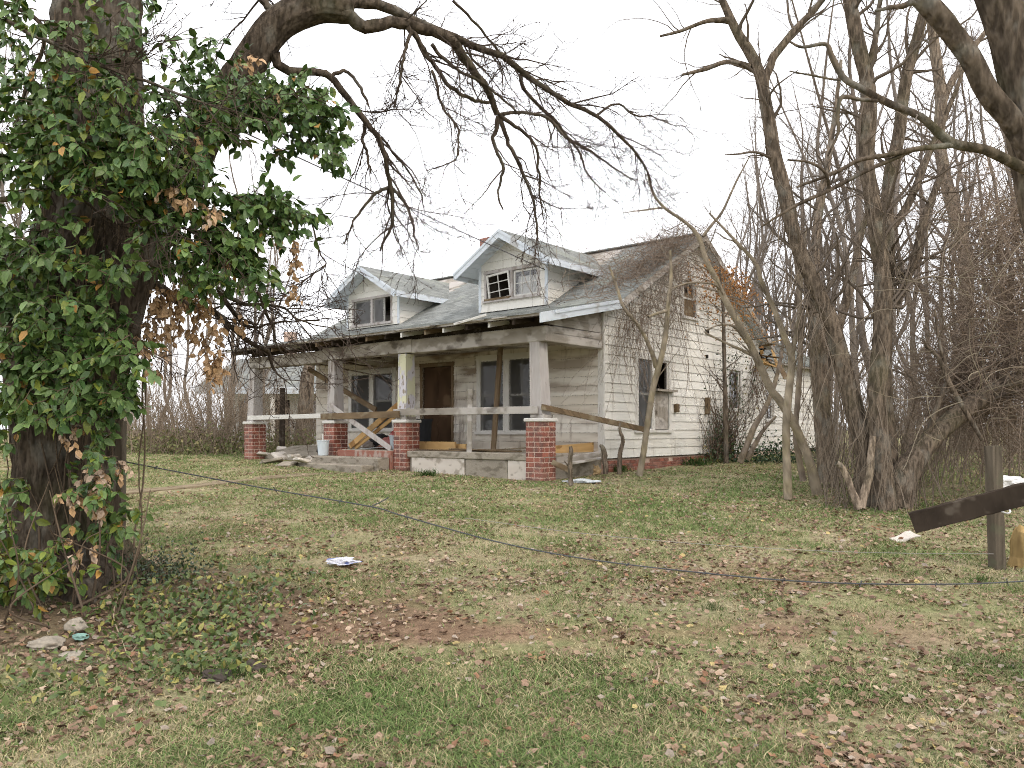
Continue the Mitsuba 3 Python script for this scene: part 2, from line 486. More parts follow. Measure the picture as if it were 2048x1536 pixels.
# a narrow concrete path leads from the steps across the lawn to the left
pa, pb = onto(210, 988)[:2], onto(640, 948)[:2]
pl = spline(np.array([onto(120, 1002)[:2], pa, 0.5 * (pa + pb) + [0.0, 0.05], pb, onto(690, 947)[:2]]), 34)
pd = unit(np.gradient(pl, axis=0))
pn = np.stack([-pd[:, 1], pd[:, 0]], 1)
rg = np.random.default_rng(3)
slabs = []
for k in range(0, 33, 3):
    q = pl[k:k + 4]
    qn = pn[k:k + 4]
    w = 0.34 + rg.uniform(-0.04, 0.04)
    l, r = q - qn * w, q + qn * (w + rg.uniform(-0.05, 0.05))
    z = float(ground_z(q[:, 0], q[:, 1]).mean())
    zz = ground_z(q[:, 0], q[:, 1]) + 0.010 + rg.uniform(-0.006, 0.006)
    tilt = np.linspace(0.012, 0.985, 4)[:, None]
    ends = q[:1] * (1 - tilt) + q[-1:] * tilt
    l, r = ends - qn * w, ends + qn * w
    v = np.vstack([np.c_[l, zz], np.c_[r, zz], np.c_[l, zz - 0.12], np.c_[r, zz - 0.12]])
    f = []
    for i in range(3):
        f += [[i, i + 1, 5 + i], [i, 5 + i, 4 + i], [i, 8 + i, 9 + i], [i, 9 + i, 1 + i], [4 + i, 5 + i, 13 + i], [4 + i, 13 + i, 12 + i]]
    f += [[0, 4, 12], [0, 12, 8], [3, 15, 7], [3, 11, 15]]
    slabs.append((v, np.array(f)))
labels['path'] = {'label': 'narrow worn concrete path from the porch steps to the left', 'kind': 'structure'}
for s in slabs:
    put('slab', s, 'path_mat', 'path')

# ------------------------------------------------------------------ the house (local x to the right along the front, y to the back)
OX, RX, VX = np.array([0.58, 15.2]), np.array([0.7605, -0.649]), np.array([0.649, 0.7605])


def W(p):
    p = np.asarray(p, float)
    return np.concatenate([OX + p[..., :1] * RX + p[..., 1:2] * VX, p[..., 2:]], -1)


def WM(m):
    v = W(np.asarray(m.vertices))
    return trimesh.Trimesh(v, np.asarray(m.faces), process=False)


hr = np.random.default_rng(11)
H = thing('house', 'derelict white clapboard bungalow with two front dormers and a collapsing brick pier porch', 'house')


def plank_uv(m, along):
    v = np.asarray(m.vertices)
    a = unit(np.asarray(along, float))
    o = np.array([0.31, 0.57, 0.76])
    s = unit(np.cross(a, o))
    t = np.cross(a, s)
    return np.c_[v @ a + hr.uniform(0, 30), v @ s + v @ t + hr.uniform(0, 30)]


def hput(name, m, mat, parent=H, uv=None, along=None, local=True, smooth=False, **k):
    m = WM(m) if local else m
    if along is not None:
        d = W(np.array([along])) - W(np.array([[0, 0, 0]])) if local else np.array([along])
        uv = plank_uv(m, d[0])
    return put(name, m, mat, parent, smooth, uv=uv, **k)


def const_uv(m, a, b):
    return np.tile([a, b], (len(m.vertices), 1))


class Wall:
    """A wall plane: s along it, z up, out towards the viewer; at(s, z, o) is a local point."""

    def __init__(self, o, s, n):
        self.o, self.s, self.n = np.array(o, float), np.array(s, float), np.array(n, float)

    def at(self, s, z, out):
        s, z, out = np.broadcast_arrays(np.asarray(s, float), z, out)
        q = np.zeros(s.shape + (3,))
        q[..., :2] = self.o + s[..., None] * self.s + out[..., None] * self.n
        q[..., 2] = z
        return q

    def extrude(self, poly, o0, o1, lean=0.0):
        ms = []
        for g in getattr(poly, 'geoms', [poly]):
            if g.is_empty or g.area < 1e-4 or g.geom_type != 'Polygon':
                continue
            m = trimesh.creation.extrude_polygon(g, o1 - o0, engine='earcut')
            v = np.asarray(m.vertices)
            out = v[:, 2] + o0
            if lean:
                z1 = v[:, 1].max()
                out = out + lean * (z1 - v[:, 1]) / max(z1 - v[:, 1].min(), 1e-6)
            ms.append(trimesh.Trimesh(self.at(v[:, 0], v[:, 1], out), m.faces, process=False))
        m = cat(ms) if ms else None
        if m is not None and np.cross(np.r_[self.s, 0], [0, 0, 1]) @ np.r_[self.n, 0] < 0:
            m = trimesh.Trimesh(m.vertices, np.asarray(m.faces)[:, ::-1], process=False)
        return m

    def box(self, s0, s1, z0, z1, o0, o1):
        return self.extrude(sbox(s0, z0, s1, z1), o0, o1)


def clad(wall, poly, holes, key, exposure, z0, mat='siding_mat', dirt=lambda z: 0.4, thick=0.1, missing=()):
    """A wall of a backing sheet and overlapping siding boards, each board a part."""
    open_ = unary_union([sbox(*h) for h in holes]) if holes else Polygon()
    body = poly.difference(open_)
    hput(key, wall.extrude(body, -thick, -0.004), 'inside_mat')
    x0, _, x1, top = poly.bounds
    z, row = z0, 0
    while z < top:
        cuts = [x0 - 1] + ([x0 + (x1 - x0) * hr.uniform(0.25, 0.75)] if x1 - x0 > 3 and hr.random() < 0.5 else []) + [x1 + 1]
        for a, b in zip(cuts[:-1], cuts[1:]):
            part = body.intersection(sbox(a + 0.0015, z + 0.003, b - 0.0015, z + exposure))
            for g in getattr(part, 'geoms', [part]):
                if g.geom_type != 'Polygon' or g.area < 0.003:
                    continue
                cx, cz = g.centroid.x, g.centroid.y
                if any(m[0] < cx < m[2] and m[1] < cz < m[3] for m in missing):
                    continue
                gm = wall.extrude(g, 0.0, 0.012, lean=0.022)
                sk = hr.normal(0, 0.0007)
                v = np.asarray(gm.vertices)
                gm = trimesh.Trimesh(v + np.c_[np.zeros((len(v), 2)), (v[:, :1] - v[:, :1].mean()) * sk * 0.4], gm.faces, process=False)
                hput('siding_board', gm, mat, H + '__' + key, uv=const_uv(gm, hr.uniform(0, 1), dirt(z) * hr.uniform(0.5, 1.3)))
        z += exposure
        row += 1


def casing(wall, s0, s1, z0, z1, w=0.1, out=0.035, sill=True):
    ms = [wall.box(s0 - w, s0, z0, z1, -0.05, out), wall.box(s1, s1 + w, z0, z1, -0.05, out), wall.box(s0 - w - 0.02, s1 + w + 0.02, z1, z1 + w * 1.1, -0.05, out + 0.008)]
    if sill:
        ms.append(wall.box(s0 - w - 0.03, s1 + w + 0.03, z0 - 0.06, z0, -0.06, out + 0.05))
    return cat(ms)


def sash(wall, s0, s1, z0, z1, o, bar=0.045, nx=1, nz=1, thin=0.018):
    ms = [wall.box(s0, s0 + bar, z0, z1, o, o + 0.035), wall.box(s1 - bar, s1, z0, z1, o, o + 0.035),
          wall.box(s0 + bar, s1 - bar, z1 - bar, z1, o, o + 0.033), wall.box(s0 + bar, s1 - bar, z0, z0 + bar, o, o + 0.033)]
    for k in range(1, nx):
        x = s0 + (s1 - s0) * k / nx
        ms.append(wall.box(x - thin / 2, x + thin / 2, z0 + bar, z1 - bar, o + 0.004, o + 0.028))
    for k in range(1, nz):
        z = z0 + (z1 - z0) * k / nz
        ms.append(wall.box(s0 + bar, s1 - bar, z - thin / 2, z + thin / 2, o + 0.006, o + 0.026))
    return cat(ms)


def pane(wall, s0, s1, z0, z1, o):
    q = wall.at(np.array([s0, s1, s1, s0]), np.array([z0, z0, z1, z1]), o)
    return trimesh.Trimesh(q, [[0, 1, 2], [0, 2, 3]], process=False)


def double_hung(key, wall, s0, s1, z0, z1, mull=True, broken=(), nx=1):
    """A window (an opening in the wall) of two double-hung units side by side: casing, mullion, sashes and panes."""
    hput('casing', casing(wall, s0, s1, z0, z1), 'oldpaint_mat', key)
    units = [(s0, (s0 + s1) / 2 - 0.06), ((s0 + s1) / 2 + 0.06, s1)] if mull else [(s0, s1)]
    if mull:
        hput('mullion', wall.box((s0 + s1) / 2 - 0.06, (s0 + s1) / 2 + 0.06, z0, z1, -0.08, 0.03), 'oldpaint_mat', key)
    zm = z0 + (z1 - z0) * 0.5
    for i, (a, b) in enumerate(units):
        for j, (za, zb, o) in enumerate([(z0, zm + 0.02, -0.07), (zm - 0.02, z1, -0.03)]):
            hput('sash', sash(wall, a, b, za, zb, o, nx=nx if j else 1), 'oldpaint_mat', key)
            if (i, j) not in broken:
                hput('pane', pane(wall, a + 0.04, b - 0.04, za + 0.04, zb - 0.04, o + 0.015), 'glass_mat', key)
        if i == 0 or (1, 1) not in broken:
            hput('screen', pane(wall, a + 0.01, b - 0.01, z0 + 0.01, z1 - 0.01, 0.012), 'screen_mat', key)
            hput('screen_frame', sash(wall, a, b, z0, z1, 0.006, bar=0.03), 'oldpaint_mat', key)


FLOOR, WALLB, PORCH_END = 1.14, 2.05, 10.0
front = Wall([0, WALLB], [1, 0], [0, -1])          # s = local x (-10 .. 0)
side = Wall([0.0, 0], [0, 1], [1, 0])              # s = local y
SIDEX = 0.0
ZB = 1.0                                           # lowest siding board of the side wall
BREAK_B, BREAK_Z, EAVE_B, EAVE_Z, RIDGE_B, RIDGE_Z, REAR_B, REAR_Z = 2.31, 4.34, -0.45, 3.755, 6.02, 6.40, 10.25, 3.98


def roof_z(b):
    return np.interp(b, [EAVE_B, BREAK_B, RIDGE_B, REAR_B], [EAVE_Z, BREAK_Z, RIDGE_Z, REAR_Z])


# front wall under the porch, darkened by smoke towards the ceiling
holes = [(-3.5, 1.56, -1.83, 3.25), (-5.47, FLOOR, -4.45, 3.18), (-8.36, 1.62, -6.6, 3.13)]
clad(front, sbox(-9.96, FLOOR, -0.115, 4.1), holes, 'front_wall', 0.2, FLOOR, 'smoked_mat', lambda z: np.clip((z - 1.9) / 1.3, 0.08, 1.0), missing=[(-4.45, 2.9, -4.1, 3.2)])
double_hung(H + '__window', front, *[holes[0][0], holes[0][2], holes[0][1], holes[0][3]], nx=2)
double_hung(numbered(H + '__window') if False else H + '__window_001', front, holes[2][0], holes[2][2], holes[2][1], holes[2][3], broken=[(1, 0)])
# side wall: gable with windows
gable = Polygon([(WALLB + 0.005, 0.98), (9.9, 0.98), (9.9, roof_z(9.9) - 0.03), (RIDGE_B, RIDGE_Z - 0.05), (BREAK_B, BREAK_Z - 0.05), (WALLB + 0.005, roof_z(WALLB) - 0.05)])
sholes = [(3.36, 1.6, 4.76, 3.22), (5.48, 4.36, 6.1, 5.24), (7.95, 2.15, 8.65, 3.2)]
clad(side, gable, sholes, 'side_wall', 0.2, ZB, 'siding_mat', lambda z: 0.2 if z < 3.6 else 0.6)
double_hung(H + '__window_002', side, 3.36, 4.76, 1.6, 3.22, broken=[(1, 0), (1, 1)])
hput('boarding', side.box(4.15, 4.74, 1.62, 2.48, -0.028, 0.012), 'greywood_mat', H + '__window_002', along=[0, 0, 1], label='grey board nailed over the lower right sash')
hput('shelf', side.box(4.02, 4.95, 2.49, 2.54, 0.0, 0.16), 'greywood_mat', H + '__window_002', along=[0, 1, 0])
hput('casing', casing(side, 5.48, 6.1, 4.36, 5.24, 0.07), 'oldpaint_mat', H + '__window_003')
hput('sash', sash(side, 5.48, 6.1, 4.8, 5.24, -0.05, nx=2), 'oldpaint_mat', H + '__window_003')
hput('boarding', side.box(5.5, 6.08, 4.38, 4.95, -0.06, -0.03), 'brownwood_mat', H + '__window_003', along=[0, 0, 1], label='rust brown board closing the attic window')
hput('casing', casing(side, 7.95, 8.65, 2.15, 3.2, 0.08), 'oldpaint_mat', H + '__window_004')
hput('sash', sash(side, 7.95, 8.65, 2.15, 3.2, -0.05, nz=2), 'oldpaint_mat', H + '__window_004')
hput('pane', pane(side, 7.99, 8.61, 2.19, 3.16, -0.03), 'glass_mat', H + '__window_004')
# other walls, closing the house so that its rooms are dark
hput('left_wall', bx(-10.0, -9.9, WALLB + 0.11, 9.9, 0.7, 4.2), 'oldpaint_mat')
hput('rear_wall', bx(-9.9, -0.11, 9.8, 9.9, 0.7, 4.1), 'oldpaint_mat')
m = Wall([-9.95, 0], [0, 1], [-1, 0]).extrude(gable, -0.05, 0.05)
hput('left_gable', m, 'oldpaint_mat')
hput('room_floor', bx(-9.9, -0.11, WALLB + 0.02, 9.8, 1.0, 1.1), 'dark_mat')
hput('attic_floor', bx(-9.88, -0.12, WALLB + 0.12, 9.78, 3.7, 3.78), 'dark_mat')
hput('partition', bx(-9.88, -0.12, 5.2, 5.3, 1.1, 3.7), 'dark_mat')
hput('corner_board', bx(-0.115, 0.03, WALLB - 0.03, WALLB + 0.03, 0.99, 4.05), 'oldpaint_mat')
# boarded doorway
hput('casing', casing(front, -5.47, -4.45, FLOOR + 0.01, 3.18, 0.09, sill=False), 'brownwood_mat', H + '__door', along=[0, 0, 1])
for k in range(2):
    hput('plywood', front.box(-5.46 + k * 0.51, -4.965 + k * 0.51, FLOOR + 0.02, 3.17, -0.05, -0.02 + 0.006 * k), 'scorched_mat', H + '__door', along=[0, 0, 1], **({'label': 'scorched dark brown plywood sheet over the doorway'} if k == 0 else {}))
hput('bare_sheathing', front.box(-4.44, -4.12, 2.9, 3.2, -0.003, 0.006), 'scorched_mat', along=[0, 0, 1])
# foundation under the side wall: red painted brick
hput('foundation', bx(-0.13, -0.03, WALLB, 14, 0.4, 0.985), 'mortar_mat')
for c in range(4):
    z = 0.955 - (c + 1) * 0.083
    y = WALLB + 0.02 - (0.1 if c % 2 else 0)
    while y < 8.4:
        m = chamfer(-0.04, -0.012 + hr.uniform(-0.003, 0.003), max(y, WALLB + 0.01), y + 0.2, z, z + 0.072, 0.004)
        if hr.random() < 0.93:
            hput('brick', m, 'brick_mat', H + '__foundation', uv=const_uv(m, hr.uniform(0, 1), hr.uniform(0, 0.5)))
        y += 0.212

# ---- roofs: decks, shingles and trim


def slope(key, x0, x1, p0, p1, thick=0.05, shingles=True, cut=None, sag=0.0):
    """A roof slope from p0 = (y, z) at the eave to p1 at the ridge, x0..x1; cut(x, y) hides shingles."""
    (y0, z0), (y1, z1) = p0, p1
    d = np.array([y1 - y0, z1 - z0])
    L = np.linalg.norm(d)
    d /= L
    n = np.array([-d[1], d[0]])
    if n[1] < 0:
        n = -n
    v = np.array([[x, y0 + d[0] * s + n[0] * o, z0 + d[1] * s + n[1] * o] for x in (x0, x1) for s in (0, L) for o in (-thick, 0)])
    hput(key, trimesh.Trimesh(v, np.array([[0, 1, 3], [0, 3, 2], [4, 7, 5], [4, 6, 7], [0, 4, 5], [0, 5, 1], [2, 3, 7], [2, 7, 6], [1, 5, 7], [1, 7, 3], [0, 2, 6], [0, 6, 4]]), process=False), 'greywood_mat', along=[1, 0, 0])
    if not shingles:
        return
    vs, fs, uvs, k = [], [], [], 0
    s, row = -0.03, 0
    while s < L - 0.02:
        x = x0 - 0.02 - (0.15 if row % 2 else 0.0)
        while x < x1:
            w = 0.3
            a, b = max(x + 0.004, x0 - 0.02), min(x + w - 0.004, x1 + 0.02)
            x += w
            if b - a < 0.03 or (cut and cut((a + b) / 2, y0 + d[0] * (s + 0.07))):
                continue
            lift = hr.uniform(0.004, 0.010)
            t = hr.uniform(0, 1)
            s1 = min(s + 0.155, L)
            q = [[xx, y0 + d[0] * ss + n[0] * oo, z0 + d[1] * ss + n[1] * oo] for xx in (a, b) for ss, oo in ((s + hr.uniform(-0.006, 0.006), 0.001), (s, lift), (s1, 0.003))]
            vs += q
            fs += [[k, k + 3, k + 4], [k, k + 4, k + 1], [k + 1, k + 4, k + 5], [k + 1, k + 5, k + 2], [k, k + 1, k + 2], [k + 3, k + 5, k + 4]]
            uvs += [[t, 0]] * 6
            k += 6
        s += 0.14
        row += 1
    m = trimesh.Trimesh(np.array(vs), np.array(fs), process=False)
    hput('shingles', m, 'shingle_mat', H + '__' + key, uv=np.array(uvs), kind='stuff')


DORMERS = [(-3.92, -1.84, 0.0), (-9.1, -6.9, -0.16)]


def in_dormer(x, y):
    return y > 2.55 and any(a + 0.03 < x < b - 0.03 for a, b, _ in DORMERS)


XL, XR = -10.66, 0.30
slope('porch_roof', XL, XR, (EAVE_B, EAVE_Z), (BREAK_B, BREAK_Z), cut=in_dormer)
slope('roof', XL, XR, (BREAK_B, BREAK_Z), (RIDGE_B, RIDGE_Z), cut=in_dormer)
slope('rear_roof', XL, XR, (REAR_B, REAR_Z), (RIDGE_B, RIDGE_Z), shingles=False)
hput('ridge_cap', cat([chamfer(XL + 0.3 * k, XL + 0.3 * k + 0.29, RIDGE_B - 0.12, RIDGE_B + 0.12, RIDGE_Z + 0.004, RIDGE_Z + 0.035 + 0.006 * (k % 2), 0.01) for k in range(36)]), 'shingle_mat', H + '__roof')


def rake(x, pts, w=0.16, th=0.03, mat='trim_mat', key='rake_board', parent=H, drop=0.0):
    """Boards that follow the sloped edge pts [(y, z), ...] at that x."""
    for (ya, za), (yb, zb) in zip(pts[:-1], pts[1:]):
        d = unit(np.array([yb - ya, zb - za]))
        v = np.array([[xx, y, z - o - drop] for xx in (x, x + th) for (y, z) in ((ya, za), (yb, zb)) for o in (w, 0)])
        m = trimesh.Trimesh(v, np.array([[0, 1, 3], [0, 3, 2], [4, 7, 5], [4, 6, 7], [0, 4, 5], [0, 5, 1], [2, 3, 7], [2, 7, 6], [1, 5, 7], [1, 7, 3], [0, 2, 6], [0, 6, 4]]), process=False)
        hput(key, m, mat, parent, along=[0, yb - ya, zb - za])


rake(XR + 0.002, [(EAVE_B - 0.02, EAVE_Z - 0.0), (BREAK_B, BREAK_Z - 0.0)], w=0.19)
rake(XR + 0.035, [(EAVE_B + 0.4, EAVE_Z + 0.09), (BREAK_B, BREAK_Z + 0.005)], w=0.07, th=0.02, key='rake_moulding')
rake(XR + 0.002, [(BREAK_B + 0.01, BREAK_Z), (RIDGE_B, RIDGE_Z), (REAR_B, REAR_Z)], w=0.17, mat='greywood_mat')
hput('rake_soffit', Wall([0.02, 0], [0, 1], [1, 0]).extrude(Polygon([(BREAK_B, BREAK_Z - 0.09), (RIDGE_B, RIDGE_Z - 0.09), (REAR_B - 0.05, REAR_Z - 0.07), (REAR_B - 0.05, REAR_Z - 0.09), (RIDGE_B, RIDGE_Z - 0.11), (BREAK_B, BREAK_Z - 0.11)]), 0.0, 0.27), 'trim_mat')
# ragged front eave: rafter tails, a split fascia and loose shingle edge
nx = 17
for k in range(nx):
    x = -10.3 + k * 0.62 + hr.uniform(-0.06, 0.06)
    z0, b0 = EAVE_Z - 0.05, EAVE_B + hr.uniform(0.0, 0.09)
    m = bx(x - 0.03, x + 0.03, 0, 1, 0, 1)
    v = np.asarray(m.vertices)
    y = np.where(v[:, 1] > 0.5, 0.5, b0)
    top = EAVE_Z - 0.074 + 0.212 * (y - EAVE_B)
    v = np.c_[v[:, 0], y, np.where(v[:, 2] > 0.5, top, top - 0.10)]
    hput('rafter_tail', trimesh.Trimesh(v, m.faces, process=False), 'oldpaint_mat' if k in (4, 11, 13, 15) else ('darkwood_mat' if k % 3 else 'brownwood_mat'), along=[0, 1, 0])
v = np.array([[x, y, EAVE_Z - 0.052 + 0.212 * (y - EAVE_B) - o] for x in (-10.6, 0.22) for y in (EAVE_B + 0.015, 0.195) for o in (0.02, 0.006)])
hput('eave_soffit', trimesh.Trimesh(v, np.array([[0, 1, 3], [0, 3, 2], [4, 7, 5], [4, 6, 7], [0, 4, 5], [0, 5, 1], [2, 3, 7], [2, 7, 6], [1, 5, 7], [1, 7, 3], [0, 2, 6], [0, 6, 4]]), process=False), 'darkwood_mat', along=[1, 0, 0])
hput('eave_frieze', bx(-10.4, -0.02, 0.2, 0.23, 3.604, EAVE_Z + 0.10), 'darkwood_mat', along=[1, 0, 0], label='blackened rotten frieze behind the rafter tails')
m = beam_between(W(np.array([-1.9, EAVE_B - 0.02, EAVE_Z - 0.03])), W(np.array([-0.95, EAVE_B - 0.1, EAVE_Z + 0.06])), 0.015, 0.05)
hput('loose_fascia', m, 'oldpaint_mat', local=False)
xs = np.arange(-9.8, -0.4, 0.32)
for k, x in enumerate(xs):
    if hr.random() < 0.6:
        L = hr.uniform(0.25, 0.5)
        m = bx(x, x + L, EAVE_B - hr.uniform(0.03, 0.07), EAVE_B + 0.02, EAVE_Z - 0.012 - hr.uniform(0, 0.02), EAVE_Z - 0.006)
        hput('eave_scrap', m, 'greywood_mat', along=[1, 0, 0])

# ---- porch: floor, beams, ceiling, piers, columns
PB = FLOOR
hput('porch_floor', cat([chamfer(-6.2, 0.0, 0.03, WALLB - 0.002, PB - 0.14, PB, 0.015), bx(-6.2, -0.05, 0.12, WALLB - 0.002, 0.5, PB - 0.14)]), 'concrete_mat')
hput('porch_skirt', bx(-3.72, -2.12, 0.055, 0.118, 0.45, PB - 0.142), 'whitewash_mat', label='broad whitewashed patch of the porch foundation')
hput('porch_skirt', bx(-0.92, -0.42, 0.06, 0.118, 0.45, PB - 0.142), 'whitewash_mat', label='small whitewashed patch beside the end pier')
m = chamfer(-2.1, -0.94, 0.07, 0.118, 0.45, PB - 0.142, 0.01)
hput('porch_skirt', m, 'concrete_mat')
# the slab of the left bay has sunk and broken
v = np.asarray(bx(-9.95, -6.3, 0.35, WALLB - 0.004, 0, 1).subdivide().subdivide().vertices)
m0 = bx(-9.95, -6.3, 0.35, WALLB - 0.004, 0, 1).subdivide().subdivide()
v = np.asarray(m0.vertices).copy()
top = 1.12 - 0.25 * np.clip(1.2 - v[:, 1], 0, 1) + 0.05 * nnoise(v * 3.1)
v[:, 2] = np.where(v[:, 2] > 0.5, top, 0.5)
hput('sunken_floor', trimesh.Trimesh(v, m0.faces, process=False), 'concrete_mat', label='sunken broken slab of the left porch bay')
# beams
for a, b, dz in ((-10.3, -7.0, -0.03), (-6.995, -3.75, 0.02), (-3.745, 0.02, 0.0)):
    hput('porch_beam', WM(chamfer(a, b, 0.07, 0.36, 3.30 + dz, 3.60 + dz, 0.012)), 'greywood_mat', local=False, along=np.append(RX, 0))
hput('porch_beam', chamfer(-0.30, 0.0, 0.365, WALLB - 0.02, 3.30, 3.47, 0.01), 'greywood_mat', along=[0, 1, 0])
hput('porch_beam', chamfer(-0.28, -0.015, 0.365, WALLB - 0.02, 3.475, 3.62, 0.01), 'greywood_mat', along=[0, 1, 0])
pg = Wall([0, 0], [0, 1], [1, 0])
tri = Polygon([(0.1, 3.63), (WALLB - 0.05, 3.63), (WALLB - 0.05, roof_z(WALLB - 0.05) - 0.06), (0.1, roof_z(0.1) - 0.06)])
for k in range(4):
    q = tri.intersection(sbox(0, 3.63 + 0.15 * k + 0.004, 5, 3.63 + 0.15 * (k + 1)))
    if q.area > 0.01:
        hput('gable_board', pg.extrude(q, -0.05, -0.02 + 0.004 * (k % 2)), 'greywood_mat', along=[0, 1, 0])
hput('porch_ceiling', cat([bx(-6.3, -0.31, 0.37, WALLB - 0.002, 3.46, 3.48), bx(-9.9, -8.7, 0.37, WALLB - 0.002, 3.46, 3.48)]), 'greywood_mat', along=[1, 0, 0])
# ceiling boards hanging down into the left bay
for (a, b, w) in (((-8.6, 0.6, 3.44), (-6.6, 1.5, 3.0), 0.5), ((-8.2, 1.7, 3.42), (-6.5, 1.2, 3.22), 0.34), ((-7.4, 0.7, 3.42), (-6.4, 0.9, 3.2), 0.3)):
    hput('hanging_panel', beam_between(W(np.array(a)), W(np.array(b)), w, 0.015, rng=hr, rough=0.0), 'brownwood_mat', local=False, along=np.append(RX, 0))
hput('hanging_panel', beam_between(W(np.array([-6.9, 1.1, 3.42])), W(np.array([-6.1, 1.3, 3.33])), 0.4, 0.012), 'oldpaint_mat', local=False)
for x in (-8.3, -7.7, -7.1, -6.5):
    hput('ceiling_joist', bx(x - 0.025, x + 0.025, 0.37, WALLB - 0.003, 3.5, 3.64), 'brownwood_mat', along=[0, 1, 0])

CAPZ = 1.83


def pier(x, base):
    """A square brick pier with its bricks and stone cap; x = its right edge."""
    key = numbered(H + '__pier')
    x0, x1, y0, y1 = x - 0.41, x, 0.0, 0.41
    hput('core', bx(x0 + 0.004, x1 - 0.004, y0 + 0.004, y1 - 0.004, base - 0.35, CAPZ - 0.07), 'mortar_mat', key)
    hid = []
    H_, c = 0.098, 0
    z = CAPZ - 0.07
    while z > base - 0.12:
        z -= H_
        for face in range(4):
            flip = (c + face) % 2
            pat = [(0, 0.19), (0.207, 0.13), (0.354, 0.056)] if flip else [(0, 0.056), (0.073, 0.13), (0.22, 0.19)]
            for s, w in pat:
                o = hr.uniform(0.0, 0.004)
                a, b = s, s + w
                if face == 0:
                    m = chamfer(x0 + a, x0 + b, y0 - 0.001 - o, y0 + 0.02, z + 0.008, z + H_ - 0.008, 0.004)
                elif face == 1:
                    m = chamfer(x1 - 0.02, x1 + 0.001 + o, y0 + a, y0 + b, z + 0.008, z + H_ - 0.008, 0.004)
                elif face == 2:
                    m = chamfer(x0 + a, x0 + b, y1 - 0.02, y1 + 0.001 + o, z + 0.006, z + H_ - 0.006, 0.004)
                else:
                    m = chamfer(x0 - 0.001 - o, x0 + 0.02, y0 + a, y0 + b, z + 0.008, z + H_ - 0.008, 0.004)
                low = float(np.clip((base + 0.35 - z) / 0.5, 0, 1)) * hr.uniform(0.1, 0.6)
                if face < 2:
                    hput('brick', m, 'brick_mat', key, uv=const_uv(m, hr.uniform(0, 1), low))
                else:
                    hid.append(m)
        c += 1
    m = cat(hid)
    hput('brickwork', m, 'brick_mat', key, uv=const_uv(m, 0.5, 0.1), kind='stuff')
    cap = chamfer(x0 - 0.035, x1 + 0.035, y0 - 0.035, y1 + 0.035, CAPZ - 0.07, CAPZ, 0.012)
    hput('cap', cap, 'oldpaint_mat', key)


PX = [0.0, -3.85, -6.43, -10.02]
for x, base in zip(PX, (0.65, 0.68, 0.72, 0.85)):
    pier(x, base)


def column(x, lean, mat, z0, wtop=0.24, wbot=0.29):
    v = []
    for z, w, sx in ((z0, wbot, 0.0), (3.30, wtop, lean)):
        for dx, dy in ((-1, -1), (1, -1), (1, 1), (-1, 1)):
            v.append([x - 0.205 + dx * w / 2 + sx, 0.205 + dy * w / 2, z])
    v = np.array(v)
    h = trimesh.Trimesh(v, process=False).convex_hull
    key = hput('column', h, mat, along=[0, 0, 1])
    # corner boards stand a little proud
    b = []
    for i in (0, 1):
        p0, p1 = v[i] + [0, -0.008, 0], v[i + 4] + [0, -0.008, 0]
        s = 0.045 if i == 0 else -0.045
        q = np.array([p0, p0 + [s, 0, 0], p0 + [s, 0.012, 0], p0 + [0, 0.012, 0], p1, p1 + [s, 0, 0], p1 + [s, 0.012, 0], p1 + [0, 0.012, 0]])
        b.append(trimesh.Trimesh(q, process=False).convex_hull)
    hput('corner_strip', cat(b), mat, key, along=[0, 0, 1])


column(PX[0], -0.06, 'column_mat', CAPZ + 0.07)
hput('column_block', chamfer(-0.36, -0.02, 0.06, 0.36, CAPZ + 0.002, CAPZ + 0.068, 0.01), 'greywood_mat', along=[1, 0, 0])
column(PX[1], 0.0, 'peeling_mat', CAPZ + 0.07, 0.25, 0.28)
hput('column_block', chamfer(-4.22, -3.9, 0.06, 0.36, CAPZ + 0.002, CAPZ + 0.068, 0.01), 'greywood_mat', along=[1, 0, 0])
column(PX[2], 0.0, 'column_mat', CAPZ + 0.003)
column(PX[3], 0.06, 'column_mat', CAPZ + 0.003)
# rails nailed across the piers and columns
hput('porch_rail', beam_between(W(np.array([-4.3, 0.04, 2.0])), W(np.array([-0.14, 0.03, 1.985])), 0.04, 0.145, rng=hr, rough=0.03), 'greywood_mat', local=False, along=np.append(RX, 0), label='grey plank rail between the two right hand piers')
hput('porch_rail', beam_between(W(np.array([-6.93, -0.01, 1.93])), W(np.array([-4.05, -0.02, 1.95])), 0.045, 0.15, rng=hr, rough=0.03), 'brownwood_mat', local=False, along=np.append(RX, 0), label='dark brown plank rail above the steps')
hput('porch_rail', beam_between(W(np.array([-10.35, 0.06, 1.93])), W(np.array([-6.95, 0.03, 1.95])), 0.035, 0.115, rng=hr), 'oldpaint_mat', local=False, along=np.append(RX, 0), label='white rail of the left porch bay')
hput('rail_post', beam_between(W(np.array([-2.0, 0.085, FLOOR])), W(np.array([-1.94, 0.06, 2.44])), 0.13, 0.035, up=np.append(VX, 0), rng=hr, rough=0.02), 'greywood_mat', local=False, along=[0, 0, 1])
hput('porch_rail', beam_between(W(np.array([-0.02, 0.0, 2.04])), P(1289, 859, 16.75), 0.045, 0.11, rng=hr, rough=0.03), 'brownwood_mat', local=False, along=[0.9, 0.3, 0], label='fallen rail slanting down to the right of the end pier')
# steps
hput('step', chamfer(-6.2, -4.28, -0.08, 0.028, 0.55, PB - 0.012, 0.014), 'redstep_mat', label='top step with worn red paint')
hput('step', chamfer(-6.75, -4.30, -0.42, -0.082, 0.4, PB - 0.155, 0.02), 'concrete_mat')
hput('step', chamfer(-6.95, -4.42, -0.78, -0.424, 0.35, PB - 0.315, 0.02), 'concrete_mat')

